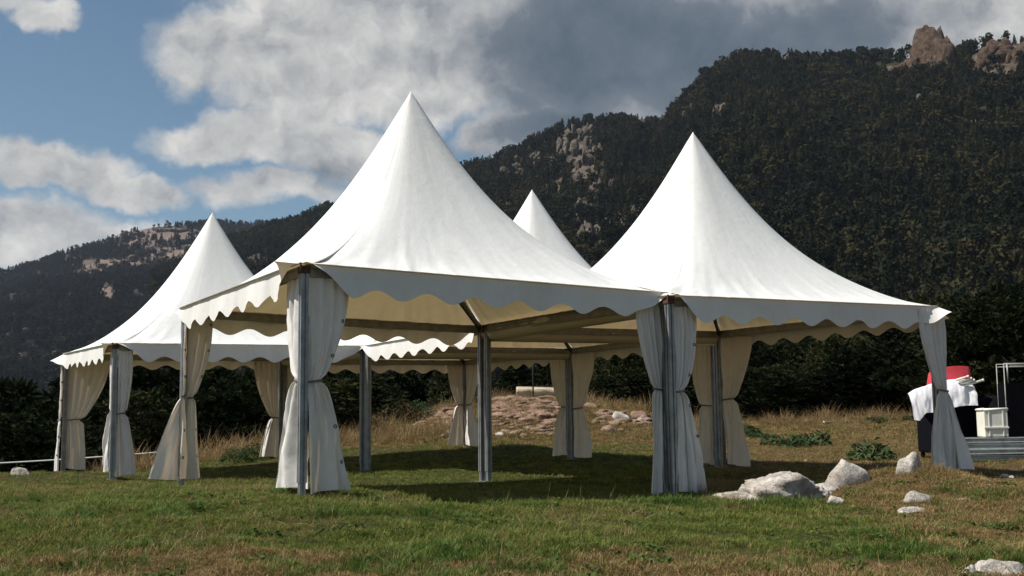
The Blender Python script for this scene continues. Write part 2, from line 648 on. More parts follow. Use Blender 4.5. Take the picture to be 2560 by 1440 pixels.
mat_leaf('pine_needles', [(0.008, 0.012, 0.007), (0.016, 0.022, 0.010), (0.042, 0.046, 0.020)], 0.18, 0.8)
mat_leaf('far_needles', [(0.008, 0.012, 0.008), (0.017, 0.020, 0.011), (0.040, 0.035, 0.016)], 0.05, 0.008)  # darker than real foliage: cloud shadow on the mountain put into the colour
mat_leaf('far_left_needles', [(0.012, 0.015, 0.014), (0.020, 0.022, 0.018), (0.038, 0.034, 0.024)], 0.05, 0.006)
mat_leaf('weed_leaf', [(0.025, 0.050, 0.022), (0.04, 0.075, 0.03), (0.07, 0.11, 0.05)], 0.3, 3)
mat_leaf('dry_bush_leaf', [(0.05, 0.04, 0.018), (0.085, 0.065, 0.03), (0.13, 0.10, 0.05)], 0.3, 3)
mat_leaf('herb_leaf', [(0.045, 0.075, 0.022), (0.075, 0.115, 0.03), (0.12, 0.155, 0.045)], 0.3, 3)
mat_simple('bark', (0.07, 0.048, 0.035), 0.95, 0, 0.1, 12, 0.5, 0.6, 0.02)


def mat_slope(name, base, bare, nscale):
    m, t, out = material(name)
    p = wpos(t)
    n = t.noise(p, nscale, 8, 0.65)
    n2 = t.noise(p, nscale * 7, 6, 0.65)
    c = t.ramp(n2, [(0.3, tuple(x * .6 for x in base)), (0.7, tuple(x * 1.5 for x in base))])
    att = t.n('ShaderNodeAttribute', attribute_name='bare')
    k = t.math('ADD', att.outputs['Fac'], t.math('MULTIPLY_ADD', n, 1.0, -0.5))
    b = t.ramp(n2, [(0.3, tuple(x * .55 for x in bare)), (0.7, tuple(x * 1.2 for x in bare))])
    c = t.mix(t.maprange(k, 0.45, 0.65), c, b)
    principled(t, out, c, 0.95, 0, 0.05, bump(t, n2, 0.7, 3.0))
    MAT[name] = m


mat_slope('near_slope', (0.022, 0.022, 0.013), (0.10, 0.080, 0.060), 0.006)
mat_slope('far_slope', (0.040, 0.036, 0.030), (0.165, 0.125, 0.105), 0.006)

# ------------------------------------------------------------------ meadow height field
CTRL = np.array([
    (-2.27, 12.25, .21), (2.0, 14.65, .03), (-4.8, 16.5, .10), (-.5, 19, .035), (6.33, 17, .155), (3.85, 21.4, .11),
    (-7.3, 20.9, .024), (-9.87, 25.2, -.18), (-3, 23.4, .02), (1.3, 25.8, .14), (-5.56, 27.7, .12), (-1.25, 30.16, .36),
    (0, 4, -.22), (-5, 6, -.08), (5, 6, -.15), (0, 8, .0), (-3, 9, .07), (3, 9, -.02), (4.2, 12.5, .02), (0, 11, .12), (1.2, 13, .05), (4.35, 14.6, .14), (5.22, 14.9, .31), (3.0, 13.3, .02), (-.4, 12.3, .10),
    (-6, 12, .15), (-9.6, 22, .13), (6.2, 15.2, .10), (9, 20, .20), (8, 13, .10),
    (.7, 38.5, 1.75), (.6, 36, 1.45), (.3, 33, .66), (2.3, 38, 1.55), (4.3, 38, 1.2), (3, 33, .55), (-1.9, 38, 1.5), (-3.2, 38, 1.15), (-4.4, 37.5, .75),
    (-5.7, 36, .3), (-7.4, 36, -.05), (-10.4, 34, -.21), (-14, 30, -1.5), (-12, 40, -2.2), (-6, 45, -1.2), (-20, 40, -5),
    (8.7, 40, .55), (11.6, 46, .85), (15.6, 46, .95), (12, 27, .35), (20, 40, 1.1), (6, 30, .3), (9, 33, .4),
    (.7, 44, 1.0), (0, 52, -1), (12, 55, .6), (25, 55, 1.6), (-10, 60, -5), (30, 30, 1), (-25, 15, .2), (-25, 0, -.4), (25, 0, 0), (0, -10, -.5),
    (-16, 20, .08), (-22, 26, -2), (-12.5, 25, -.6), (0, 90, -7), (50, 90, 2), (-50, 90, -14), (60, 20, 3), (-60, 20, -2), (0, -60, -3)])


def _tps(r2):
    return 0.5 * r2 * np.log(np.maximum(r2, 1e-9))


_n = len(CTRL)
_d2 = ((CTRL[:, None, :2] - CTRL[None, :, :2]) ** 2).sum(2)
_A = np.zeros((_n + 3, _n + 3))
_A[:_n, :_n] = _tps(_d2) + 0.002 * np.eye(_n)
_A[:_n, _n] = 1
_A[:_n, _n + 1:] = CTRL[:, :2]
_A[_n:, :_n] = _A[:_n, _n:].T
_sol = np.linalg.solve(_A, np.concatenate([CTRL[:, 2], [0, 0, 0]]))


def gz(x, y):
    x, y = np.asarray(x, float), np.asarray(y, float)
    sh = np.broadcast(x, y).shape
    xf, yf = np.broadcast_to(x, sh).ravel(), np.broadcast_to(y, sh).ravel()
    xc, yc = np.clip(xf, -60, 60), np.clip(yf, -60, 90)
    z = np.full(xc.shape, _sol[_n]) + _sol[_n + 1] * xc + _sol[_n + 2] * yc
    for i in range(_n):
        z += _sol[i] * _tps((xc - CTRL[i, 0]) ** 2 + (yc - CTRL[i, 1]) ** 2)
    rr = np.hypot(xf, yf - 20)
    far = sstep(70, 260, rr)
    z = z * (1 - far) + far * (-22 + 6 * perlin(xf / 180, yf / 180))
    rough = 1.0 + 2.2 * sstep(30, 36, yf)
    rough = rough * (1 - 0.75 * (sstep(-8, -6, xf) * sstep(9, 7, xf) * sstep(12.5, 14, yf) * sstep(31, 28, yf)))
    z += rough * (0.05 * perlin(xf * .55, yf * .55, 3.1) + 0.028 * perlin(xf * 1.7, yf * 1.7, 8.2) + 0.012 * perlin(xf * 5, yf * 5, 1.7)) * (1 - far)
    return z.reshape(sh)


def gz1(x, y):
    return float(gz(np.array([x]), np.array([y]))[0])


def axis(fine0, fine1, step, far):
    a = list(np.arange(fine0, fine1 + 1e-6, step))
    s, v = step, fine1
    while v < far:
        s *= 1.22
        v += s
        a.append(v)
    s, v = step, fine0
    while v > -far:
        s *= 1.22
        v -= s
        a.insert(0, v)
    return np.array(a)


def grid_faces(nx, ny):
    i = np.arange((ny - 1) * (nx - 1))
    r, c = i // (nx - 1), i % (nx - 1)
    a = r * nx + c
    return np.stack([a, a + 1, a + nx + 1, a + nx], 1)


xs, ys = axis(-13, 17, 0.16, 6000), axis(3.5, 48, 0.16, 6000)
GX, GY = np.meshgrid(xs, ys)
GZ = gz(GX, GY)
ground = obj('ground', mesh_np('ground', np.stack([GX, GY, GZ], 2).reshape(-1, 3), grid_faces(len(xs), len(ys))), MAT['meadow_soil'])
tag(ground, kind='structure')

# ------------------------------------------------------------------ mountains
TERR = {}


def make_mountain(name, ridge, base_d, z_base, mat, bare_blobs, ncol, nrow, rough, gully):
    """ridge: (px, py, distance); each column is a real slope running down from the ridge to base_d metres away"""
    pts = []
    for px, py, D in ridge:
        a, e = px_angles(px, py)
        pts.append((a, D, CAM_Z + D * math.tan(e)))
    pts = np.array(pts)
    a = np.linspace(pts[0, 0], pts[-1, 0], ncol)
    Dr, zr = np.interp(a, pts[:, 0], pts[:, 1]), np.interp(a, pts[:, 0], pts[:, 2])
    Db = np.interp(a, [pts[0, 0], pts[-1, 0]], base_d)
    t = np.concatenate([np.linspace(-0.28, -0.02, 7), np.linspace(0, 1, nrow)])
    T, A = np.meshgrid(t, a, indexing='ij')
    D = Dr + (Db - Dr) * np.clip(T, 0, 1) + np.where(T < 0, -T * 900, 0)
    Z = zr + (z_base - zr) * np.clip(T, 0, 1) ** 0.92 + np.where(T < 0, T * 420, 0)
    X, Y = np.sin(A) * D, np.cos(A) * D
    env = np.sin(np.pi * np.clip(T, 0, 1)) ** 0.6
    Z = Z + env * gully * fbm(X / 260, Y / 420, 1.3, 4) + (0.25 + env) * rough * fbm(X / 38, Y / 38, 7.7, 4)
    bare = np.zeros_like(Z)
    EL = np.arctan2(Z - CAM_Z, D)
    for px, py, rx, ry, w in bare_blobs:
        a0, e0 = px_angles(px, py)
        sa, se = rx / FPX, ry / FPX
        bare = np.maximum(bare, w * np.clip(1.3 - np.hypot((A - a0) / sa, (EL - e0) / se), 0, 1))
    V = np.stack([X, Y, Z], 2).reshape(-1, 3)
    me = mesh_np(name, V, grid_faces(ncol, len(t)))
    at = me.attributes.new('bare', 'FLOAT', 'POINT')
    at.data.foreach_set('value', bare.astype(np.float32).ravel())
    o = obj(name, me, mat)
    tag(o, kind='structure')
    TERR[name] = (a, t, X, Y, Z, bare, D)
    return o


RIDGE_R = [(380, 690, 2000), (560, 612, 1950), (600, 596, 1900), (680, 574, 1850), (740, 556, 1820), (790, 533, 1800), (850, 518, 1780), (1000, 480, 1720),
           (1120, 440, 1680), (1165, 424, 1660), (1230, 404, 1640), (1300, 379, 1600), (1370, 344, 1560), (1420, 320, 1540), (1500, 307, 1520), (1600, 312, 1500),
           (1650, 317, 1480), (1700, 270, 1450), (1730, 232, 1430), (1760, 198, 1410), (1820, 168, 1390), (1880, 151, 1370), (1950, 152, 1350),
           (2050, 159, 1320), (2120, 158, 1300), (2190, 152, 1290), (2230, 146, 1280), (2290, 140, 1275), (2330, 135, 1270), (2360, 138, 1265), (2385, 142, 1260),
           (2410, 138, 1255), (2450, 122, 1250), (2500, 112, 1240), (2560, 104, 1230), (2700, 96, 1190), (3000, 120, 1120), (3400, 180, 1000)]
BARE_R = [(1445, 395, 100, 105, .8), (1430, 360, 60, 50, .95), (1480, 600, 70, 50, .9), (1500, 480, 120, 60, .55), (1560, 560, 80, 50, .6), (1250, 430, 90, 40, .6), (1340, 400, 60, 40, .5),
          (2225, 182, 44, 22, .9), (2318, 160, 74, 44, 1.2), (2510, 152, 90, 50, 1.2), (2380, 480, 130, 60, .35), (2430, 330, 60, 30, .35), (1700, 300, 60, 20, .4), (650, 650, 60, 30, .5), (1600, 400, 60, 60, .35)]
OUT_R = [(1440, 345, 40, 44), (1470, 335, 36, 30), (1425, 395, 52, 60), (1455, 425, 46, 56), (1475, 385, 34, 60), (1405, 375, 30, 40), (1500, 395, 26, 40), (1445, 455, 30, 36), (1495, 455, 18, 40), (1530, 470, 16, 30),
         (1475, 600, 62, 52), (1440, 570, 30, 26), (1500, 625, 36, 24), (1530, 565, 34, 30), (1560, 555, 26, 26), (1590, 540, 26, 24), (1605, 320, 26, 20), (1450, 520, 26, 22), (1420, 500, 16, 16), (1390, 480, 16, 14),
         (1800, 285, 40, 40), (1722, 290, 34, 20), (1665, 300, 30, 18), (1740, 284, 12, 14), (1965, 158, 28, 22), (1995, 280, 18, 12), (2165, 262, 24, 10), (2300, 255, 50, 22), (2345, 247, 28, 18), (2105, 188, 14, 22), (1740, 235, 22, 18),
         (1255, 435, 40, 20), (1290, 425, 26, 18), (1215, 420, 26, 14), (1330, 405, 22, 26), (1300, 450, 16, 12), (1550, 430, 14, 16), (1515, 505, 14, 16), (1270, 520, 16, 16), (1340, 545, 14, 12), (1400, 440, 18, 16), (1520, 440, 12, 14), (1545, 500, 12, 12), (1365, 520, 12, 10),
         (645, 650, 26, 14), (630, 640, 16, 12), (660, 605, 8, 8), (2400, 470, 22, 8), (2440, 320, 20, 8), (2300, 365, 14, 8), (1345, 470, 12, 10), (1480, 545, 14, 12), (1560, 600, 12, 12)]
ro_ = random.Random(91)
for _ in range(52):
    t_ = ro_.random()
    OUT_R.append((ro_.gauss(1400 + 110 * t_, 48), ro_.gauss(360 + 240 * t_, 34), ro_.uniform(8, 24), ro_.uniform(8, 24)))
for _ in range(16):
    OUT_R.append((ro_.uniform(1185, 1380), 0, ro_.uniform(8, 24), ro_.uniform(6, 16)))
    q_ = OUT_R[-1]
    OUT_R[-1] = (q_[0], 452 - (q_[0] - 1185) * .38 + ro_.uniform(-10, 60), q_[2], q_[3])
BARE_R += [(x, y, w * .62, h * .62 + 4, .95) for x, y, w, h in OUT_R]
make_mountain('mountain', RIDGE_R, (520, 260), -24, MAT['near_slope'], BARE_R, 640, 240, 13, 62)
RIDGE_L = [(-700, 880, 2700), (-300, 790, 2800), (-80, 705, 2900), (0, 684, 2950), (60, 670, 2980), (100, 660, 3000), (170, 630, 3030), (250, 610, 3060), (330, 580, 3100),
           (400, 566, 3130), (460, 563, 3150), (520, 560, 3170), (560, 560, 3200), (620, 564, 3220), (700, 559, 3250), (780, 546, 3300), (900, 540, 3350), (1150, 560, 3400)]
BARE_L = [(420, 585, 130, 22, 1.0), (290, 660, 130, 16, 1.0), (430, 640, 90, 28, 1.0), (240, 680, 70, 16, .8), (100, 690, 90, 10, .7), (640, 650, 30, 26, .8), (350, 610, 120, 30, .6), (180, 640, 60, 18, .6),
          (30, 755, 24, 18, .9), (270, 730, 26, 24, .9), (50, 895, 40, 10, .9), (150, 765, 30, 8, .7), (600, 590, 90, 30, .5), (120, 885, 30, 8, .6)]
make_mountain('mountain_left', RIDGE_L, (900, 1200), -30, MAT['far_slope'], BARE_L, 260, 150, 16, 60)


# --- forests on the slopes: far-off woods that read as one mass
def tri_mesh(name, V, F):
    return mesh_np(name, V, F, smooth=False)


def far_tree(seed, kind):
    """small feathery crown of many leaf-clump faces, 1 m tall"""
    r = random.Random(seed)
    V, F = [], []
    lobes = [(r.uniform(-.16, .16), r.uniform(-.16, .16), r.uniform(.3, .85), r.uniform(.12, .2)) for _ in range(8)]
    for i in range(130 if kind == 'cone' else 150):
        th = r.uniform(0, 6.283)
        if kind == 'cone':
            z = 0.05 + 0.95 * r.random() ** 1.3
            rad = .25 * (1 - z) ** .85 * r.uniform(.55, 1.15) + .012
            c = Vector((rad * math.cos(th), rad * math.sin(th), z))
            d = Vector((math.cos(th), math.sin(th), -.25))
            sz = .075 * (1.15 - .6 * z)
        else:
            lx, ly, lz, lr = r.choice(lobes)
            d = Vector((r.gauss(0, 1), r.gauss(0, 1), r.gauss(.3, 1))).normalized()
            c = Vector((lx, ly, lz)) + d * lr * r.uniform(.7, 1.1)
            sz = .075
        a_ = d.orthogonal().normalized()
        b_ = d.cross(a_).normalized()
        n_ = (d + Vector((r.gauss(0, .5), r.gauss(0, .5), r.gauss(0, .5)))).normalized()
        a_ = n_.orthogonal().normalized()
        b_ = n_.cross(a_).normalized()
        k = len(V)
        for q in range(3):
            t_ = 2.094 * q + r.uniform(-.5, .5)
            V.append(c + (a_ * math.cos(t_) + b_ * math.sin(t_)) * sz * r.uniform(.8, 1.5))
        F.append((k, k + 1, k + 2))
    return tri_mesh('far_tree', [v[:] for v in V], F)


def instance_stuff(name, pts, scl, rot, protos, mat, label, cat, pick=None, tilt=None):
    """one point cloud mesh; geometry nodes put a small mesh on every point"""
    me = mesh_np(name, pts, np.zeros((0, 3), np.int32), smooth=False)
    me.attributes.new('sc', 'FLOAT', 'POINT').data.foreach_set('value', np.asarray(scl, np.float32))
    rv = np.zeros((len(pts), 3), np.float32)
    rv[:, 2] = rot
    if tilt is not None: rv[:, :2] = tilt
    me.attributes.new('ro', 'FLOAT_VECTOR', 'POINT').data.foreach_set('vector', rv.ravel())
    idx = np.asarray(pick if pick is not None else RNG.integers(0, len(protos), len(pts)), np.int32)
    me.attributes.new('pk', 'INT', 'POINT').data.foreach_set('value', idx)
    o = obj(name, me, mat)
    g = bpy.data.node_groups.new(name, 'GeometryNodeTree')
    g.interface.new_socket('Geometry', in_out='INPUT', socket_type='NodeSocketGeometry')
    g.interface.new_socket('Geometry', in_out='OUTPUT', socket_type='NodeSocketGeometry')
    gi, go = g.nodes.new('NodeGroupInput'), g.nodes.new('NodeGroupOutput')
    join = g.nodes.new('GeometryNodeJoinGeometry')

    def attr(nm, dt):
        a = g.nodes.new('GeometryNodeInputNamedAttribute')
        a.data_type = dt
        a.inputs['Name'].default_value = nm
        return a.outputs[0]
    for k, pm in enumerate(protos):
        if not pm.materials: pm.materials.append(mat)
        po = bpy.data.objects.new(name + '_piece', pm)       # not linked to the scene: only the points show it
        info = g.nodes.new('GeometryNodeObjectInfo')
        info.inputs['Object'].default_value = po
        info.inputs['As Instance'].default_value = True
        cmp_ = g.nodes.new('FunctionNodeCompare')
        cmp_.data_type = 'INT'
        cmp_.operation = 'EQUAL'
        ia = [s for s in cmp_.inputs if s.type == 'INT']
        g.links.new(attr('pk', 'INT'), ia[0])
        ia[1].default_value = k
        iop = g.nodes.new('GeometryNodeInstanceOnPoints')
        g.links.new(gi.outputs[0], iop.inputs['Points'])
        g.links.new(cmp_.outputs[0], iop.inputs['Selection'])
        g.links.new(info.outputs['Geometry'], iop.inputs['Instance'])
        e2r = g.nodes.new('FunctionNodeEulerToRotation')
        g.links.new(attr('ro', 'FLOAT_VECTOR'), e2r.inputs[0])
        g.links.new(e2r.outputs[0], iop.inputs['Rotation'])
        g.links.new(attr('sc', 'FLOAT'), iop.inputs['Scale'])
        g.links.new(iop.outputs[0], join.inputs[0])
    g.links.new(join.outputs[0], go.inputs[0])
    md = o.modifiers.new('scatter', 'NODES')
    md.node_group = g
    tag(o, label, cat, kind='stuff')
    return o


def slope_points(name, n, tmax, h0, h1, thin=1.0):
    a, t, X, Y, Z, bare, D = TERR[name]
    nr, nc = X.shape
    r0 = int(np.argmin(np.abs(t + 0.05)))
    rmax = int(np.argmin(np.abs(t - tmax)))
    w = D[r0:rmax, :-1] * np.abs(np.gradient(D, axis=0))[r0:rmax, :-1]
    cdf = np.cumsum(w.ravel())
    cdf /= cdf[-1]
    pick = np.searchsorted(cdf, RNG.random(n))
    ri, ci = pick // (nc - 1) + r0, pick % (nc - 1)
    ri = np.minimum(ri, nr - 2)
    fu, fv = RNG.random(n), RNG.random(n)

    def lerp(M):
        return (M[ri, ci] * (1 - fu) + M[ri, ci + 1] * fu) * (1 - fv) + (M[ri + 1, ci] * (1 - fu) + M[ri + 1, ci + 1] * fu) * fv
    P = np.stack([lerp(X), lerp(Y), lerp(Z)], 1)
    b = lerp(bare)
    cl = fbm(P[:, 0] / 55, P[:, 1] / 55, 2.0, 3)
    keep = RNG.random(n) > np.clip(b * 1.15 + np.clip(-cl - .06, 0, 1) * 1.1 * thin, 0, .97)
    P = P[keep]
    s = RNG.uniform(h0, h1, len(P)) * (1 + .25 * cl[keep])
    return P, s


pr = [far_tree(1, 'cone'), far_tree(2, 'cone'), far_tree(3, 'round'), far_tree(4, 'cone'), far_tree(5, 'round')]
P, s = slope_points('mountain', 46000, 1.0, 9.0, 18.0)
instance_stuff('mountain_forest', P - np.array([0, 0, .6]), s, RNG.uniform(0, 6.28, len(P)), pr, MAT['far_needles'],
               'dark pine forest covering the steep mountain on the right', 'forest')
P, s = slope_points('mountain_left', 42000, 0.9, 11.0, 19.0)
pr2 = [m.copy() for m in pr]
for m in pr2: m.materials.clear()
instance_stuff('distant_forest', P - np.array([0, 0, 1.0]), s, RNG.uniform(0, 6.28, len(P)), pr2, MAT['far_left_needles'],
               'bluish dark forest on the far mountain behind the tents', 'forest')


# --- cliffs and outcrops on the slopes
_ICO = {}


def ico(sub):
    if sub not in _ICO:
        import bmesh
        bm = bmesh.new()
        bmesh.ops.create_icosphere(bm, subdivisions=sub, radius=1.0)
        _ICO[sub] = (np.array([v.co[:] for v in bm.verts]), np.array([[v.index for v in f.verts] for f in bm.faces]))
        bm.free()
    return _ICO[sub]


def crag(seed, sub=4, planes=16, amp=.12, freq=2.2, lo=.66):
    """angular unit rock: random facet planes broken up by ridged noise"""
    r = np.random.default_rng(seed)
    D, F = ico(sub)
    N = r.normal(size=(planes, 3))
    N /= np.linalg.norm(N, axis=1)[:, None]
    d = r.uniform(lo, 1.0, planes)
    dots = D @ N.T
    q = np.where(dots > .08, d / np.maximum(dots, .08), 9)
    rad = np.minimum(q.min(1), 1.15)
    o = seed * 3.17
    W_ = D * rad[:, None]
    n = fbm(W_[:, 0] * freq + o, W_[:, 1] * freq - o, W_[:, 2] * freq + o * .3, 5, gain=.55, ridged=True)
    n2 = fbm(W_[:, 0] * .9 - o, W_[:, 1] * .9, W_[:, 2] * .9 + o, 3)
    return D * (rad * (1 + amp * n + (.25 if lo > .5 else .10) * n2))[:, None], F


def rock_mesh(name, seed, sx, sy, sz, sub=4, amp=0.15, freq=2.2, flat=-0.35, smooth=False, planes=16):
    V, F = crag(seed, sub, planes, amp, freq)
    V = V * np.array([sx, sy, sz])
    V[:, 2] = np.maximum(V[:, 2], flat * sz)
    return mesh_np(name, V, F, smooth)


def cluster_mesh(name, seed, w, h, d, n, sub=3, tall=1.0, amp=.18, fk=.8, lo=.42):
    """a rock face broken into many angular chunks, w wide, h high, d deep"""
    r = np.random.default_rng(seed)
    Vs, Fs, b = [], [], 0
    for i in range(n):
        th, q = r.uniform(0, 6.283), math.sqrt(r.random())
        f = r.uniform(.14, .42) * (1.25 - .6 * q) * fk
        V, F = crag(int(seed * 101 + i), sub, 8 if lo < .5 else 12, amp * .6, 3.2, lo=lo)
        V = V * np.array([w * f * .9, d * f * 1.1, h * f * tall * 1.25]) * r.uniform(.6, 1.25, 3)
        c, s_ = math.cos(i * 2.1), math.sin(i * 2.1)
        V = np.stack([V[:, 0] * c - V[:, 1] * s_, V[:, 0] * s_ + V[:, 1] * c, V[:, 2]], 1)
        V += np.array([w * .40 * q * math.cos(th), d * .3 * q * math.cos(th * 3), h * .38 * q * math.sin(th)])
        Vs.append(V)
        Fs.append(F + b)
        b += len(V)
    return mesh_np(name, np.concatenate(Vs), np.concatenate(Fs), False)


def slope_hit(name, px, py):
    """the point of a slope seen in that direction (terrain lookup)"""
    a0, e0 = px_angles(px, py)
    a, t, X, Y, Z, bare, D = TERR[name]
    c = int(np.argmin(np.abs(a - a0)))
    el = np.arctan2(Z[:, c] - CAM_Z, D[:, c])
    rows = np.where(t >= 0)[0]
    k = rows[int(np.argmin(np.abs(el[rows] - e0)))]
    return np.array([X[k, c], Y[k, c], Z[k, c]]), D[k, c], a[c]


def cliff_faces(mname, px, py, w_px, h_px, seed, mat, nm, label, cat, group=None, sub=3, n=8, amp=.34):
    P, D, az = slope_hit(mname, px, py)
    m = D / FPX
    me = cluster_mesh(nm, seed, w_px * m * 1.1, h_px * m * 1.1, w_px * m * .7, int(n * 1.5), sub, 1.15, .36)
    k_ = 1 - (5 + .1 * w_px * m) / D
    o = obj(nm, me, mat, None, (P[0] * k_, P[1] * k_, CAM_Z + (P[2] - CAM_Z) * k_ + 3))
    o.rotation_euler = (0, random.uniform(-.15, .15), -az)
    tag(o, label, cat, group)
    return o


# summit towers: each a cluster of buttresses
def summit_cliff(lst, label, seed):
    root = None
    for i, (px, py, w, h) in enumerate(lst):
        P, D, az = slope_hit('mountain', px, max(py, 152))
        m = D / FPX
        c = at_depth(px, py, P[1])
        if root is None:
            root = empty('rock_cliff', (P[0], P[1], P[2] - 10))
            tag(root, label, 'cliff')
            base = Vector(root.location)
        me = cluster_mesh('buttress', seed + i * 3, w * m, h * m, w * m * .8, 18 if w > 60 else 12, 4, 1.12, .46, .95, .58)
        o = obj('buttress', me, MAT['cliff_rock'], root, Vector(c) - base + Vector((0, -9, -13)))
        o.rotation_euler = (0, random.uniform(-.1, .1), -az + random.uniform(-.5, .5))
    return root


summit_cliff([(2318, 140, 92, 105), (2352, 148, 76, 95), (2275, 162, 90, 70), (2235, 172, 70, 50), (2210, 168, 50, 40), (2312, 178, 56, 50), (2352, 182, 50, 36), (2395, 178, 34, 40)],
             'tall rounded tan rock tower on the mountain crest', 31)
summit_cliff([(2490, 135, 90, 84), (2545, 130, 90, 92), (2600, 140, 120, 100), (2455, 158, 66, 56), (2530, 178, 70, 44), (2480, 172, 70, 40)],
             'wide orange rock cliff with pines along its top', 77)
for i, (x, y, w, h) in enumerate(OUT_R):
    if 1380 < x < 1560 and y < 476:
        lb, gr = 'pale limestone crag of the big rock face on the wooded spur', 'crags of the rock face on the spur'
    elif 1380 < x < 1640 and y > 476:
        lb, gr = 'pale limestone crag lower down the wooded spur behind the tent peaks', 'crags lower on the spur'
    elif x < 700:
        lb, gr = 'small pale outcrop on the low dark shoulder beside the far mountain', 'outcrops on the low shoulder'
    elif x <= 1380:
        lb, gr = 'small pale outcrop on the long side ridge of the wooded spur', 'outcrops on the spur ridge'
    elif x < 1820:
        lb, gr = 'pale outcrop where the steep mountain rises from the wooded spur', 'outcrops at the ridge step'
    else:
        lb, gr = 'small pale outcrop in the dark forest below the rock tower', 'outcrops below the rock tower'
    cliff_faces('mountain', x, y, w, h, 100 + i, MAT['pale_cliff_rock'], 'rock_outcrop', ('large ' if w * h > 1500 else '') + lb, 'outcrop', gr, 3, max(5, min(16, int(w / 3.2))))
OUT_L = [(300, 660, 44, 12), (260, 668, 34, 10), (235, 676, 30, 8), (330, 650, 30, 12), (430, 632, 30, 12), (455, 645, 34, 12), (400, 640, 30, 10), (470, 620, 26, 10), (345, 622, 18, 14), (375, 628, 24, 12), (500, 655, 20, 10),
         (410, 580, 44, 10), (350, 588, 30, 8), (450, 578, 50, 10), (485, 584, 26, 10), (270, 725, 16, 18), (262, 738, 14, 10), (20, 752, 16, 18), (68, 750, 8, 10), (55, 893, 40, 12), (35, 900, 20, 8), (130, 905, 12, 8), (152, 768, 20, 6), (400, 670, 10, 6), (180, 690, 20, 6), (145, 663, 20, 6)]
for i, (x, y, w, h) in enumerate(OUT_L):
    cliff_faces('mountain_left', x, y, w, h, 300 + i, MAT['pale_cliff_rock'], 'rock_outcrop', 'small pinkish outcrop on the far hazy mountainside behind the tents', 'outcrop',
                'outcrops on the far mountain', 2, 7)

# ------------------------------------------------------------------ tents
YAW0 = 0.5246
ORG = (-2.3262, 12.1674, 1.6071)
SIDE, PEAK = 5.0, 2.93
FIT = {'A': (0, 0, .0226, .0943, .0499, .0084, -.0181, -.0084), 'B': (1, 0, .0136, -.1443, .0005, -.0077, .0105, .0012),
       'C': (0, 2, -.0166, .0814, -.0326, .0148, .0133, .0158), 'D': (1, 1, .01, -.0244, -.0004, .001, .0128, -.0046),
       'E': (1, 2, -.0297, -.0069, -.0175, .0115, .0099, -.0025)}
G_T = np.array([0, .144, .324, .485, .647, .756, .862, .948, 1.0])
G_H = np.array([0, .040, .130, .255, .418, .566, .745, .898, 1.0])


def roof_g(t):
    # smooth interpolation of the measured sweep
    t = np.asarray(t, float)
    c = np.polyfit(G_T, G_H, 5)
    v = np.polyval(c, t) - np.polyval(c, 0.0) * (1 - t)
    return v


LABELS = {'A': 'large white pagoda tent with curtained corner in front of the other four',
          'B': 'white pagoda tent standing beside the white boulders and the metal beams',
          'C': 'white pagoda tent at the dark tree edge by the white rope fence',
          'D': 'white pagoda tent behind the boulder-side tent, only its peak above the roofs',
          'E': 'white pagoda tent before the rocky mound, its peak hidden by the front tent'}


def leg_profile(w):
    # square aluminium extrusion with a groove in each side
    h, g, d = w / 2, w * .13, w * .16
    q = [(h, -h), (h, -g), (h - d, -g), (h - d, g), (h, g)]
    out = []
    for k in range(4):
        c, s = [(1, 0), (0, 1), (-1, 0), (0, -1)][k]
        out += [(x * c - y * s, x * s + y * c) for x, y in q]
    return out


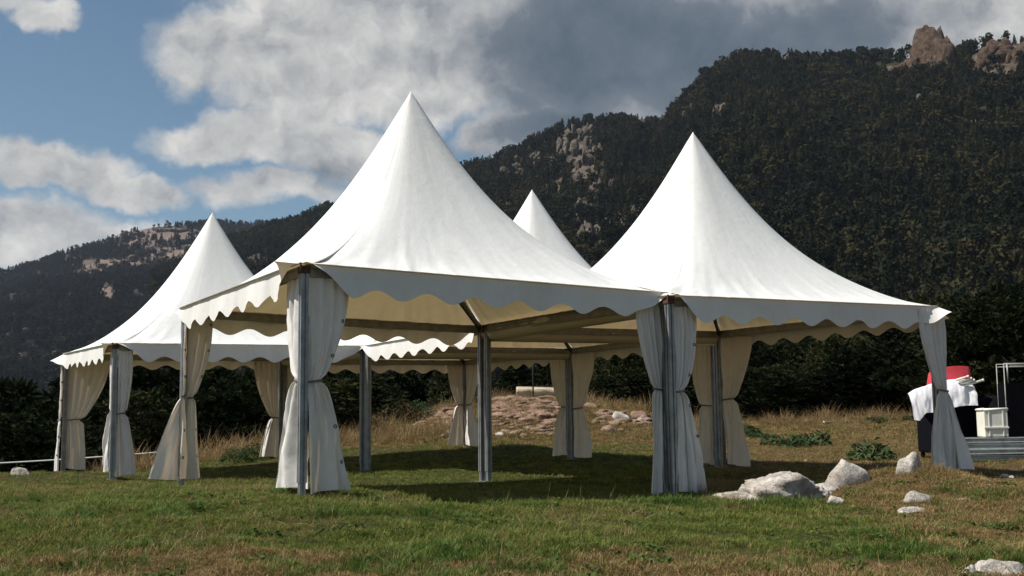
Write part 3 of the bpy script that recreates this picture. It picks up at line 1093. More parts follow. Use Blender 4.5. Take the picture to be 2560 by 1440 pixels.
class Tent:
    def __init__(self, key):
        i, j, dx, dy, dz, dyaw, tu, tv = FIT[key]
        self.key = key
        c, s = math.cos(YAW0), math.sin(YAW0)
        self.cx = ORG[0] + SIDE * ((i + .5) * c - (j + .5) * s) + dx
        self.cy = ORG[1] + SIDE * ((i + .5) * s + (j + .5) * c) + dy
        self.ze = ORG[2] + dz + CAM_Z
        self.yaw = YAW0 + dyaw
        self.tu, self.tv = tu, tv
        self.gz0 = gz1(self.cx, self.cy)
        self.root = empty('pagoda_tent', (self.cx, self.cy, self.gz0), self.yaw)
        tag(self.root, LABELS[key], 'tent', 'white pagoda tents set together on the meadow')

    def eave(self, x, y):
        """local height of the eave plane"""
        return self.ze - self.gz0 + self.tu * x + self.tv * y

    def ground(self, x, y):
        c, s = math.cos(self.yaw), math.sin(self.yaw)
        return gz1(self.cx + x * c - y * s, self.cy + x * s + y * c) - self.gz0

    @staticmethod
    def round_q(S, T):
        """square at the eave, rounding off to a soft cone near the peak (the hips keep their line)"""
        p = 3.3 + 40 * np.exp(-np.asarray(T) * 5.5)
        S = np.abs(S)
        rs = 1 / np.power((1 + S ** p) / (1 + S ** 2) ** (p / 2), 1 / p)
        sc = np.sqrt(2) / (np.sqrt(2) * 2 ** (-1 / p)) / np.sqrt(2)
        return np.sqrt(2) * sc * rs / np.sqrt(1 + S ** 2)

    def roof(self):
        n, m = 65, 46
        H = SIDE / 2 + .015
        V, F = [], []
        for side in range(4):
            ca, sa = [(1, 0), (0, 1), (-1, 0), (0, -1)][side]
            S, T = np.meshgrid(np.linspace(-1, 1, n), np.linspace(0, 1, m) ** 0.9)
            w = H * (1 - T) + 0.018 * T
            z = PEAK * roof_g(T)
            mid = (1 - S ** 2)
            z = z - 0.05 * mid * np.sin(np.pi * T) * (1 - T) * 1.6
            # tension wrinkles running up from the eave, strongest towards the corners
            off = random.random() * 9
            fr = fbm(S * 7 + off, T * 1.1 + side * 3.1 - S * .6, .5, 3) * .9
            ruck = fbm(S * 21 + off - T * 2.0 * np.sign(S), T * 2.2, side * 1.7, 2)
            z = z + (fr * 0.07 + ruck * 0.13) * np.exp(-T * 5) * np.minimum(1, T * 12) * (.35 + .65 * np.abs(S))
            z = z + 0.012 * fbm(S * 3 + off, T * 3, side, 3) * np.sin(np.pi * T)
            q = self.round_q(S, T)
            x, y = S * w * q, -w * q
            X, Y = x * ca - y * sa, x * sa + y * ca
            Z = z + self.ze - self.gz0 + self.tu * X + self.tv * Y
            b = len(V)
            V += list(np.stack([X, Y, Z], 2).reshape(-1, 3))
            F.append(grid_faces(n, m) + b)
        me = mesh_np('roof', np.array(V), np.concatenate(F))
        import bmesh
        bm = bmesh.new()
        bm.from_mesh(me)
        bmesh.ops.remove_doubles(bm, verts=bm.verts, dist=0.004)
        bm.to_mesh(me)
        bm.free()
        me.polygons.foreach_set('use_smooth', np.ones(len(me.polygons), bool))
        r = obj('roof', me, MAT['roof_fabric'], self.root)
        # hip seams: a narrow doubled strip of fabric along each ridge
        for k in range(4):
            sx, sy = [(1, 1), (-1, 1), (-1, -1), (1, -1)][k]
            tt = np.linspace(0.01, .985, 36)
            w = H * (1 - tt) + .018 * tt
            z = PEAK * roof_g(tt) + .006
            pv, pf = [], []
            for q in range(len(tt)):
                for d in (-1, 0, 1):
                    x, y = sx * w[q] + d * .016 * sy * -1, sy * w[q] + d * .016 * sx
                    pv.append((x, y, z[q] + self.eave(x, y) - (.012 if d else -.002)))
            for q in range(len(tt) - 1):
                for d in (0, 1):
                    pf.append((q * 3 + d, q * 3 + d + 1, q * 3 + 4 + d, q * 3 + 3 + d))
            obj('hip_seam', mesh_np('hip_seam', np.array(pv), np.array(pf)), MAT['valance_fabric'], r)
        mb = MB()
        mb.tube([(0, 0, PEAK - .11), (0, 0, PEAK - .03), (0, 0, PEAK + .035)], [.062, .034, .006], 16)
        cap = mb.build('peak_cap', MAT['valance_fabric'], r, True)
        cap.location = (0, 0, self.ze - self.gz0)

    def edge(self, side):
        """start corner, along, outward of side: front(-y) right(+x) back(+y) left(-x), local"""
        h = SIDE / 2
        return {'front': ((-h, -h), (1, 0), (0, -1)), 'right': ((h, -h), (0, 1), (1, 0)), 'back': ((h, h), (-1, 0), (0, 1)), 'left': ((-h, h), (0, -1), (-1, 0))}[side]

    def valance(self, side, open0=.42, open1=.42, curl0=.06, curl1=.06, min0=.015, min1=.015):
        (x0, y0), (ax, ay), (ox, oy) = self.edge(side)
        n, m = 181, 11
        s = np.linspace(0, SIDE, n)
        e0, e1 = s, SIDE - s
        ph = random.uniform(-.3, .3)
        full = .300 + .052 * np.cos(2 * np.pi * s / .61 + ph + .25 * perlin(s * .7, ph * 9))
        r0 = min0 + (1 - min0) * sstep(0, 1, e0 / open0) if open0 else 1
        r1 = min1 + (1 - min1) * sstep(0, 1, e1 / open1) if open1 else 1
        dep = full * r0 * r1
        V = []
        off = random.random() * 20
        rip = fbm(s * 1.6 + off, 0 * s, side.__len__() * 1.0, 3)
        crumple = fbm(s * 7 + off, 0 * s, 4.0, 2)
        q0, q1 = np.clip(1 - e0 / .7, 0, 1) ** 2, np.clip(1 - e1 / .7, 0, 1) ** 2
        for k in range(m):
            f = k / (m - 1)
            out = .018 + .07 * f * rip + .012 * f * crumple + (curl0 * q0 + curl1 * q1) * f * 2.0 + .02 * f
            x, y = x0 + ax * s + ox * out, y0 + ay * s + oy * out
            z = np.array([self.eave(a, b) for a, b in zip(x, y)]) - dep * f + .004
            # slight scallop of the top edge between lacing points
            z = z - (1 - f) * .006 * (1 + np.cos(2 * np.pi * s / .31))
            V.append(np.stack([x, y, z], 1))
        V = np.concatenate(V)
        v = obj('valance', mesh_np('valance', V, grid_faces(n, m)), MAT['valance_fabric'], self.root)
        mb = MB()     # rolled hem where roof and valance meet
        mb.tube([(x0 + ax * q + ox * .017, y0 + ay * q + oy * .017, self.eave(x0 + ax * q, y0 + ay * q) + .002) for q in np.linspace(0, SIDE, 14)], .011, 6)
        mb.build('hem', MAT['valance_fabric'], v, True)
        return v

    def frame(self, skip_leg=()):
        h = SIDE / 2
        for side in ('front', 'right', 'back', 'left'):
            (x0, y0), (ax, ay), (ox, oy) = self.edge(side)
            mb = MB()
            a, b = (x0 + ax * .12 - ox * .06, y0 + ay * .12 - oy * .06), (x0 + ax * (SIDE - .12) - ox * .06, y0 + ay * (SIDE - .12) - oy * .06)
            prof = [(-.028, -.135), (.028, -.135), (.028, -.05), (.014, -.05), (.014, -.042), (.028, -.042), (.028, -.012), (-.028, -.012), (-.028, -.042), (-.014, -.042), (-.014, -.05), (-.028, -.05)]
            V = []
            for (px, py) in (a, b):
                V += [(px + ox * d, py + oy * d, self.eave(px, py) + z) for d, z in prof]
            k = len(prof)
            F = [(i, (i + 1) % k, k + (i + 1) % k, k + i) for i in range(k)]
            mb.add(V, F)
            mb.build('eave_beam', MAT['beam_metal'], self.root)
        for sx in (-1, 1):
            for sy in (-1, 1):
                x, y = sx * (h - .05), sy * (h - .05)
                zt, zb = self.eave(x, y), self.ground(x, y)
                mb = MB()
                mb.prism([(x + p, y + q) for p, q in leg_profile(.086)], zb + .17, zt - .02)
                leg = mb.build('leg', MAT['aluminium'], self.root)
                mf = MB()
                mf.prism([(x + p, y + q) for p, q in leg_profile(.066)], zb - .005, zb + .24)
                mf.box((x, y, zb + .006), (.17, .17, .012))
                mf.tube([(x + sx * .068, y, zb - .05), (x + sx * .068, y, zb + .035)], .008, 6)
                mf.build('foot', MAT['aluminium'], leg)
                br = MB()
                br.box((x, y, zt - .065), (.108, .108, .08))
                br.box((x + sx * .058, y + sy * .058, zt - .05), (.02, .02, .12))
                br.build('corner_bracket', MAT['rusty_bracket'], self.root, bevel=.006)
                # rafter up to the foot of the central mast
                zc = self.eave(0, 0) + .90
                mr = MB()
                p0, p1 = Vector((x, y, zt - .06)), Vector((sx * .05, sy * .05, zc))
                d = (p1 - p0).normalized()
                sd = d.cross(Vector((0, 0, 1))).normalized()
                up = sd.cross(d)
                V = []
                for p in (p0, p1):
                    for u, v in ((-.022, -.04), (.022, -.04), (.022, .04), (-.022, .04)):
                        V.append(p + sd * u + up * v)
                mr.add(V, [(0, 1, 2, 3), (7, 6, 5, 4), (0, 4, 5, 1), (1, 5, 6, 2), (2, 6, 7, 3), (3, 7, 4, 0)])
                mr.build('rafter', MAT['dark_steel'], self.root)
        mm = MB()
        mm.tube([(0, 0, self.eave(0, 0) + .82), (0, 0, self.eave(0, 0) + PEAK - .06)], .042, 12)
        mm.tube([(0, 0, self.eave(0, 0) + .82), (0, 0, self.eave(0, 0) + .98)], .085, 12)
        mm.build('mast', MAT['aluminium'], self.root, True)

    def gutter(self, side):
        (x0, y0), (ax, ay), (ox, oy) = self.edge(side)
        n = 60
        s = np.linspace(.10, SIDE - .10, n)
        prof = [(-.13, -.02), (-.135, -.10), (-.12, -.18), (-.085, -.235), (-.03, -.262), (.03, -.262), (.085, -.235), (.12, -.18), (.135, -.10), (.13, -.02)]
        V = []
        off = random.random() * 9
        for k, (d, z) in enumerate(prof):
            wob = .018 * fbm(s * 2.2 + off, k * .35 + 0 * s, 1.0, 3)
            dd = d + .05 + wob
            x, y = x0 + ax * s + ox * dd, y0 + ay * s + oy * dd
            zz = np.array([self.eave(a, b) for a, b in zip(x, y)]) + z + wob * .6 * (1 if abs(d) < .1 else 0)
            V.append(np.stack([x, y, zz], 1))
        obj('rain_gutter', mesh_np('rain_gutter', np.concatenate(V), grid_faces(n, len(prof))), MAT['gutter_fabric'], self.root)

    def curtain(self, cx_, cy_, along, w_top, w_tie, w_bot, z_tie=1.24, out_top=0.0, out_bot=0.0, back_bot=0.0, start=.105, pleats=4, amp=(.025, .030, .055),
                hem=.10, eyelets=True, seed=0, tie_shift=0.0, wrap=0):
        """a side panel gathered to the leg at local corner (cx_,cy_); along = 'x' or 'y' (towards the tent's middle)"""
        h = SIDE / 2
        X0, Y0 = cx_ * h, cy_ * h
        A = Vector((-cx_, 0)) if along == 'x' else Vector((0, -cy_))
        N = Vector((0, cy_)) if along == 'x' else Vector((cx_, 0))
        rr = random.Random(seed * 31 + int((cx_ + 2) * 7 + (cy_ + 2) * 3) + (5 if along == 'x' else 0) + ord(self.key))
        zt = self.eave(X0, Y0) - .05
        zb = self.ground(X0 + A.x * .3, Y0 + A.y * .3) + hem
        n, m = 49, 70
        S = np.linspace(0, 1, n)
        V = np.zeros((m, n, 3))
        ph, ph2 = rr.uniform(0, 6.28), rr.uniform(0, 6.28)
        offs = rr.uniform(0, 30)
        ztie = z_tie + zb - hem
        ft = (zt - ztie) / (zt - zb)
        Z = np.linspace(zt, zb, m)
        for k in range(m):
            z = Z[k]
            f = k / (m - 1)
            if f < ft:
                q = f / ft
                g = q ** 1.7
                w = w_top + (w_tie - w_top) * g + .03 * math.sin(q * 3.1)
                o = out_top * (1 - q)
                am = amp[0] + (amp[1] - amp[0]) * q
                am *= (.35 + .65 * min(1, q * 3))
                st = start + tie_shift * g
                bk = 0
            else:
                q = (f - ft) / (1 - ft)
                g = q ** .72
                w = w_tie + (w_bot - w_tie) * g
                o = out_bot * g
                am = amp[1] + (amp[2] - amp[1]) * min(1, q * 1.6)
                bk = -back_bot * g
                st = start + tie_shift * (1 - g)
            near = math.exp(-((f - ft) / .018) ** 2)
            am *= (1 - .6 * near)
            w *= (1 - .22 * near)
            cen = S + .06 * math.sin(f * 5 + ph2)
            mixb = float(sstep(ft - .05, ft + .35, f))
            pt = pleats + 1.6
            fold = (1 - mixb) * np.sin(2 * np.pi * pt * cen + ph + .5 * math.sin(f * 4 + ph2)) + mixb * np.sin(2 * np.pi * max(1.3, pleats * .72) * cen + ph2 + 1.0 * math.sin(f * 2.4 + ph)) + .25 * np.sin(2 * np.pi * (pleats * 2.3) * cen + ph2)
            fold = fold * .85 * (.45 + .55 * sstep(-.4, .4, fbm(S * 2 + offs, 0 * S, 3.0, 2))) + 1.3 * fbm(S * 2.4 + offs, f * 1.6 + 0 * S, offs, 2)
            wr = .022 * fbm(S * 4 + offs, f * 9 + S * 3, 2.2, 3)
            along_d = st + bk + (w - bk) * S + .25 * am * np.cos(2 * np.pi * pleats * cen + ph)
            nrm = o + am * fold + wr - .05 + wrap * (.11 if f < ft else .11)
            V[k, :, 0] = X0 + A.x * along_d + N.x * nrm
            V[k, :, 1] = Y0 + A.y * along_d + N.y * nrm
            V[k, :, 2] = z + .02 * f * np.sin(S * 4 + ph) * (1 if f > .9 else 0)
        c = obj('side_curtain', mesh_np('side_curtain', V.reshape(-1, 3), grid_faces(n, m)), MAT['curtain_fabric'], self.root)
        # tie strap wrapped round the gather
        kt = int(round(ft * (m - 1)))
        ring = V[kt]
        lo, hi = ring.min(0), ring.max(0)
        mid = ring.mean(0)
        wd = max(.05, (w_tie / 2) * .93 + .01)
        nd = max(.03, (ring[:, :2] - mid[:2]) @ np.array([N.x, N.y])).max() if False else max(.035, np.abs((ring[:, :2] - mid[:2]) @ np.array([N.x, N.y])).max() + .012)
        sv, sf = [], []
        kk = 22
        for i in range(kk):
            th = 2 * math.pi * i / kk
            p = Vector((mid[0], mid[1])) + A * (wd * math.cos(th)) + N * (nd * math.sin(th))
            for dz in (-.013, .013):
                sv.append((p.x, p.y, mid[2] + dz + .012 * math.cos(th)))
        for i in range(kk):
            j = (i + 1) % kk
            sf.append((2 * i, 2 * j, 2 * j + 1, 2 * i + 1))
        st_o = obj('tie_strap', mesh_np('tie_strap', np.array(sv), sf), MAT['strap'], c)
        so = st_o.modifiers.new('thick', 'SOLIDIFY')
        so.thickness = .005
        if eyelets:
            for k in range(5, m - 3, 11):
                if abs(k - kt) < 4: continue
                j = n - 4
                p = Vector(V[k, j])
                tu = Vector(V[k, j + 1]) - Vector(V[k, j - 1])
                tv = Vector(V[k + 1, j]) - Vector(V[k - 1, j])
                nn = tu.cross(tv).normalized()
                for sg in (1,):
                    e = MB().ring((0, 0, 0), nn, .016, .006)
                    e.build('eyelet', MAT['eyelet_metal'], c, True, loc=p)
        return c


tents = {k: Tent(k) for k in 'ABCDE'}
for t in tents.values():
    t.roof()
    t.frame()
A_, B_, C_, D_, E_ = (tents[k] for k in 'ABCDE')
# scalloped valances on the open sides, rain gutters where two tents meet
A_.valance('front', .62, .50, .05, .09)
A_.valance('left', .35, .55, .02, .14, .2, .02)
A_.valance('back', .4, .4)
A_.gutter('right')
B_.valance('front', .45, .40, .08, .10, .02, .35)
B_.valance('right', .25, .4, .10, .03, .5, .02)
B_.gutter('back')
D_.valance('left', .35, .35, .04, .04)
D_.valance('right', .4, .4)
D_.gutter('back')
C_.valance('front', .62, .5, .05, .05)
C_.valance('left', .3, .5, .12, .10, .45, .02)
C_.valance('back', .4, .3)
C_.gutter('right')
E_.valance('right', .4, .3)
E_.valance('back', .3, .4)

# (0,0)
A_.curtain(-1, -1, 'x', 0.48, 0.17, 0.5, 1.26, out_bot=.05, start=.105, pleats=2, amp=(0.035, 0.03, 0.085), hem=.07, seed=1)
A_.curtain(-1, -1, 'y', 0.5, 0.18, 0.95, 1.26, out_bot=-0.02, start=.105, pleats=2, amp=(0.04, 0.03, 0.11), hem=.07, seed=2, eyelets=False)
# (0,1)
A_.curtain(-1, 1, 'y', 0.14, 0.1, 0.22, 1.30, out_top=.02, out_bot=0.03, back_bot=0.1, start=0.02, pleats=2, amp=(.02, .03, .06), hem=.12, seed=3, wrap=0)
A_.curtain(-1, 1, 'x', 0.42, 0.2, 0.32, 1.30, out_bot=.05, back_bot=0.42, start=0.03, pleats=2, amp=(0.02, 0.03, 0.07), hem=.14, seed=4, wrap=0)
# (1,0)
A_.curtain(1, -1, 'x', 0.38, 0.17, 0.28, 1.36, start=.105, out_bot=.06, back_bot=-.02, pleats=2, amp=(0.035, 0.04, 0.06), hem=.05, seed=5, eyelets=False)
B_.curtain(-1, -1, 'x', 0.4, 0.17, 0.44, 1.34, start=.105, out_bot=.04, pleats=4, amp=(0.035, 0.03, 0.06), hem=.05, seed=6)
# (2,0)
B_.curtain(1, -1, 'x', 0.52, 0.24, 0.4, 1.20, start=-0.06, out_bot=.04, back_bot=0.16, pleats=3, amp=(0.035, 0.03, 0.07), hem=.05, seed=7, eyelets=False, wrap=1)
B_.curtain(1, -1, 'y', 0.3, 0.14, 0.45, 1.20, start=-0.05, out_bot=.10, back_bot=.3, pleats=3, amp=(0.03, 0.03, 0.07), hem=.05, seed=8, eyelets=False, wrap=1)
# (2,1)
B_.curtain(1, 1, 'y', 0.85, 0.36, 0.66, 1.25, start=.105, pleats=4, hem=.06, seed=9, eyelets=False)
D_.curtain(1, -1, 'y', .60, .42, .50, 1.15, start=.105, pleats=4, hem=.06, seed=10, eyelets=False)
# (2,2)
D_.curtain(1, 1, 'y', 0.85, 0.4, 0.66, 1.15, start=.105, pleats=3, hem=.07, seed=11, eyelets=False)
E_.curtain(1, -1, 'y', 0.7, 0.26, 0.74, 1.15, start=.105, pleats=3, hem=.07, seed=12, eyelets=False)
# (2,3)
E_.curtain(1, 1, 'x', 0.46, 0.18, 0.5, 1.10, start=.105, pleats=3, hem=.08, seed=13)
E_.curtain(1, 1, 'y', 0.8, 0.3, 0.72, 1.10, start=.105, pleats=4, hem=.08, seed=14, eyelets=False)
# (1,3)
E_.curtain(-1, 1, 'x', .40, .16, .35, 1.1, start=.105, pleats=3, hem=.10, seed=15, eyelets=False)
C_.curtain(1, 1, 'x', .62, .20, .46, 1.05, start=.105, pleats=3, hem=.12, seed=16)
# (0,3)
C_.curtain(-1, 1, 'x', 0.95, 0.4, 0.46, 1.32, start=0.03, pleats=4, hem=.26, seed=17, eyelets=False, wrap=0)
C_.curtain(-1, 1, 'y', 0.22, 0.2, 0.34, 1.32, start=0.0, out_bot=.05, pleats=4, hem=.24, seed=18, wrap=1, amp=(0.02, 0.03, 0.05))
# (0,2)
C_.curtain(-1, -1, 'x', 0.26, 0.17, 0.4, 1.22, start=.105, pleats=2, amp=(0.03, 0.03, 0.06), hem=.09, seed=19, eyelets=False)
C_.curtain(-1, -1, 'y', 0.3, 0.2, 0.62, 1.22, start=.105, pleats=3, amp=(0.03, 0.03, 0.08), hem=.12, seed=20, eyelets=False)


# ------------------------------------------------------------------ rocks on the meadow
def ground_hit(px, py):
    """meadow point seen in a direction"""
    a, e = px_angles(px, py)
    lo, hi = 3.0, 60.0
    prev = None
    ysr = np.arange(4, 60, .1)
    x = np.tan(a) * ysr
    z = CAM_Z + np.hypot(x, ysr) * math.tan(e)
    g = gz(x, ysr)
    k = np.where(z < g)[0]
    k = k[0] if len(k) else len(ysr) - 1
    return float(x[k]), float(ysr[k]), float(g[k])


def meadow_rock(px0, px1, py_top, py_bot, seed, mat, label, group=None, depth=.6, sub=4, amp=.13, freq=2.2, lean=0.0, name='boulder', cat='boulder', sink=.25, rz=0.0):
    x, y, z = ground_hit((px0 + px1) / 2, py_bot - 2)
    w = (px1 - px0) / FPX * y
    h = max(.03, (py_bot - py_top) / FPX * y)
    me = rock_mesh(name, seed, w / 2 * 1.12, w / 2 * depth, h * .90, sub, amp, freq, -.4)
    o = obj(name, me, mat, None, (x, y + w * .25 * depth, z + h * .02))
    o.rotation_euler = (0, lean, rz)
    tag(o, label, cat, group)
    return o


LS = MAT['limestone']
bx, by, bz = ground_hit(1925, 1254)
u_ = by / FPX
Vs, Fs, b = [], [], 0
for sd, dx, w, h, dp, dy in ((4, 20, 200, 78, .50, .0), (9, -78, 130, 36, .35, -.06), (15, 92, 100, 46, .34, .05), (22, -5, 120, 50, .36, -.10), (27, 55, 110, 60, .40, .06)):
    V, F = crag(sd, 5, 26, .17, 3.0)
    V = V * np.array([w * u_ * .56, dp, h * u_ * .98]) + np.array([dx * u_, .30 + dy, 0])
    V[:, 2] = np.maximum(V[:, 2], -.12)
    Vs.append(V); Fs.append(F + b); b += len(V)
o = obj('boulder', mesh_np('boulder', np.concatenate(Vs), np.concatenate(Fs), False), LS, None, (bx + .17, by, bz - .03))
tag(o, 'largest white limestone boulder, long and humped, beside the shared front leg', 'boulder')
meadow_rock(2000, 2090, 1214, 1236, 9, LS, 'low white stone tailing off the end of the largest boulder', depth=.5)
meadow_rock(2082, 2186, 1153, 1214, 13, LS, 'tilted white wedge-shaped boulder behind the largest one', depth=.5, lean=-.38)
meadow_rock(2258, 2312, 1141, 1184, 21, LS, 'blocky white rock at the foot of the corner curtain', depth=.7, amp=.2)
meadow_rock(2066, 2114, 1241, 1262, 25, LS, 'small white stone in the grass below the boulders', depth=.6)
meadow_rock(2258, 2330, 1233, 1262, 28, LS, 'mid-sized rounded white stone alone in the brown grass', depth=.6)
meadow_rock(2256, 2312, 1270, 1285, 33, LS, 'flat white stone just in front of the mid-sized rounded stone', depth=.6)
meadow_rock(2408, 2452, 1417, 1440, 41, LS, 'small grey-white rock beside a larger pinkish one', depth=.7, name='stone', cat='stone')
meadow_rock(2442, 2575, 1406, 1446, 45, LS, 'pinkish white rock breaking through the near turf', depth=.6)
meadow_rock(20, 66, 1170, 1189, 52, LS, 'white stone at the grass edge under the rope fence', depth=.7)
for i, (a, b, c, d) in enumerate([(2420, 2446, 1207, 1217), (2456, 2486, 1212, 1219), (2394, 2430, 1249, 1256), (2500, 2522, 1185, 1195), (2524, 2536, 1192, 1198), (2185, 2204, 1240, 1247), (2145, 2156, 1127, 1132), (2132, 2140, 1268, 1272), (2208, 2216, 1264, 1268), (2060, 2072, 1180, 1186), (2048, 2056, 1184, 1189), (2010, 2020, 1152, 1156)]):
    meadow_rock(a, b, c, d, 60 + i, LS, 'small flat white stone scattered in the brownish turf', 'small stones in the turf', .6, 3, name='stone', cat='stone')

# rocky mound behind the tents
MR = MAT['mound_rock']


def bedrock(px0, px1, py0, py1, seed, n, label, smax=.17):
    """rubbly bedrock breaking through the turf: many small angular chunks on the slope"""
    r = np.random.default_rng(seed)
    cx_, cy_, cz_ = ground_hit((px0 + px1) / 2, (py0 + py1) / 2)
    Vs, Fs, b = [], [], 0
    for i in range(n):
        x, y, z = ground_hit(r.uniform(px0, px1), r.uniform(py0, py1))
        if y > 39.5: continue
        f = r.uniform(.2, 1.0) ** 2.6 * smax + .035
        V, F = crag(seed * 77 + i, 2 if f < .16 else 3, 12, .2, 2.4)
        V = V * np.array([f * 1.7, f * 1.3, f * .55])
        th = r.uniform(0, 6.28)
        c, s_ = math.cos(th), math.sin(th)
        V = np.stack([V[:, 0] * c - V[:, 1] * s_, V[:, 0] * s_ + V[:, 1] * c, V[:, 2]], 1) + np.array([x - cx_, y - cy_, z - cz_ - f * .2])
        Vs.append(V)
        Fs.append(F + b)
        b += len(V)
    o = obj('bedrock', mesh_np('bedrock', np.concatenate(Vs), np.concatenate(Fs), False), MR, None, (cx_, cy_, cz_))
    tag(o, label, 'rock')


bedrock(1232, 1440, 996, 1040, 5, 520, 'reddish rubbly bedrock crowning the mound right under the log')
bedrock(1215, 1420, 1040, 1088, 6, 210, 'lower reddish rubble slope of the mound above the tent shadow', .13)
bedrock(1036, 1160, 1016, 1062, 7, 160, 'pinkish bedrock shelf beside the far curtained leg')
bedrock(1500, 1620, 1028, 1062, 8, 130, 'low reddish bedrock at the dry grassy end of the mound', .15)
for i, (a, b, c, d) in enumerate([(1530, 1575, 1032, 1056), (1575, 1620, 1030, 1050), (1510, 1540, 1065, 1082), (1592, 1616, 1048, 1062), (1455, 1490, 1012, 1022), (1105, 1130, 1055, 1072), (1115, 1150, 1078, 1090), (1270, 1310, 1078, 1090), (1330, 1356, 1074, 1084), (1240, 1262, 1082, 1092),
                                  (1480, 1500, 1050, 1060), (1545, 1560, 1072, 1080), (1430, 1450, 1003, 1012), (1400, 1425, 990, 1000), (1072, 1090, 1062, 1072), (1102, 1116, 1088, 1096), (1360, 1390, 1082, 1090), (1300, 1320, 1088, 1096)]):
    meadow_rock(a, b, c, d, 170 + i, LS if i % 3 == 0 else MR, 'loose pale stone lying on the rocky mound', 'loose stones on the mound', .7, 3, .2, name='stone', cat='stone')

# log and pole on the mound
lx, ly, lz = ground_hit(1342, 1000)
ly = max(ly, 37.5)
lz = gz1(lx, ly)
L0, L1 = at_depth(1291, 990, ly), at_depth(1396, 994, ly)
seg, n = 26, 14
V, F = [], []
for i in range(seg + 1):
    f = i / seg
    for k in range(n):
        th = 2 * math.pi * k / n
        r = (.19 - .05 * f) * (1 + .12 * math.sin(3 * th + 1) + .10 * float(perlin(f * 5, th * 1.2, 4.4)))
        V.append((f * (L1.x - L0.x), r * math.cos(th), r * .85 * math.sin(th)))
for i in range(seg):
    for k in range(n):
        F.append((i * n + k, i * n + (k + 1) % n, (i + 1) * n + (k + 1) % n, (i + 1) * n + k))
F += [tuple(reversed(range(n))), tuple(range(seg * n, seg * n + n))]
logo = obj('log', mesh_np('log', np.array(V), F), MAT['log_wood'], None, (L0.x, ly + .22, lz + .22))
tag(logo, 'pale barkless log lying on top of the rocky mound', 'log')
mb = MB()
mb.box(((L1.x - L0.x) * .5, .02, .185), ((L1.x - L0.x) * 1.04, .20, .035))
pl = mb.build('plank', MAT['plank_wood'], None, bevel=.006, loc=(L0.x + .03, ly + .22, lz + .20))
pl.rotation_euler = (0, R(2.0), 0)
tag(pl, 'weathered board resting along the top of the log', 'plank')
pp = at_depth(1333, 993, ly - .1)
mb = MB()
mb.tube([(0, 0, -.4), (0, 0, 2.3)], .026, 10)
mb.tube([(0, 0, .0), (0, 0, .06)], .045, 10)
po = mb.build('pole', MAT['dark_steel'], None, True, loc=(pp.x, ly - .12, gz1(pp.x, ly - .12)))
tag(po, 'thin dark metal pole standing in front of the log', 'pole')
# white plank on the ground on the right
wx0, wy0, _ = ground_hit(2060, 1066)
wx1, wy1, _ = ground_hit(2150, 1056)
wy1 = min(wy1, wy0 + 3)
mb = MB()
ln = math.hypot(wx1 - wx0, wy1 - wy0)
mb.box((ln / 2, 0, .03), (ln, .14, .05))
pk = mb.build('plank', MAT['plank_wood'], None, bevel=.006, loc=(wx0, wy0, gz1((wx0 + wx1) / 2, (wy0 + wy1) / 2) + .04))
pk.rotation_euler = (0, 0, math.atan2(wy1 - wy0, wx1 - wx0))
tag(pk, 'white board lying in the dry grass before the dark trees', 'plank')

# ------------------------------------------------------------------ rope fence on the left
FY = 31.0
p_a, p_b, p_c = at_depth(-260, 1168, FY - 2), at_depth(403, 1130, FY), at_depth(600, 1146, FY + 3)
posts = []
for q, hh in ((at_depth(-120, 1200, FY - 1.6), .95), (at_depth(404, 1168, FY), .82), (at_depth(575, 1168, FY + 2.6), .34), (at_depth(6, 1170, FY - 1.2), .0)):
    if hh == 0: continue
    zb = gz1(q.x, q.y)
    ztop = max(at_depth(404, 1096, FY).z if hh == .82 else zb + hh, zb + hh)
    mb = MB()
    mb.tube([(0, 0, -.1), (0, 0, ztop - zb)], .016, 8)
    mb.box((0, 0, (ztop - zb) * .5), (.05, .03, .05))
    posts.append((mb.build('fence_post', MAT['post_green'], None, True, loc=(q.x, q.y, zb)), hh))
for o, hh in posts:
    tag(o, {.95: 'thin green fence stake at the end of the white rope', .82: 'tall thin green fence stake holding the white rope', .34: 'short green stake in the dry grass behind the front tent'}[hh], 'post')
rp = []
for s0, s1, sag in ((p_a, p_b, .05), (p_b, p_c, .03)):
    for k in range(20):
        f = k / 20
        p = s0.lerp(s1, f)
        rp.append(Vector((p.x, p.y, p.z - sag * 4 * f * (1 - f))))
rp.append(p_c)
rope = MB().tube(rp, .020, 6).build('rope', MAT['rope_white'], None, True)
tag(rope, 'white rope of the fence stretched along the meadow edge', 'rope')

# ------------------------------------------------------------------ equipment pile on the right
EY = 20.6


def ez(x, y): return gz1(x, y)


def ex(px, y): return math.tan(px_angles(px, 1100)[0]) * y


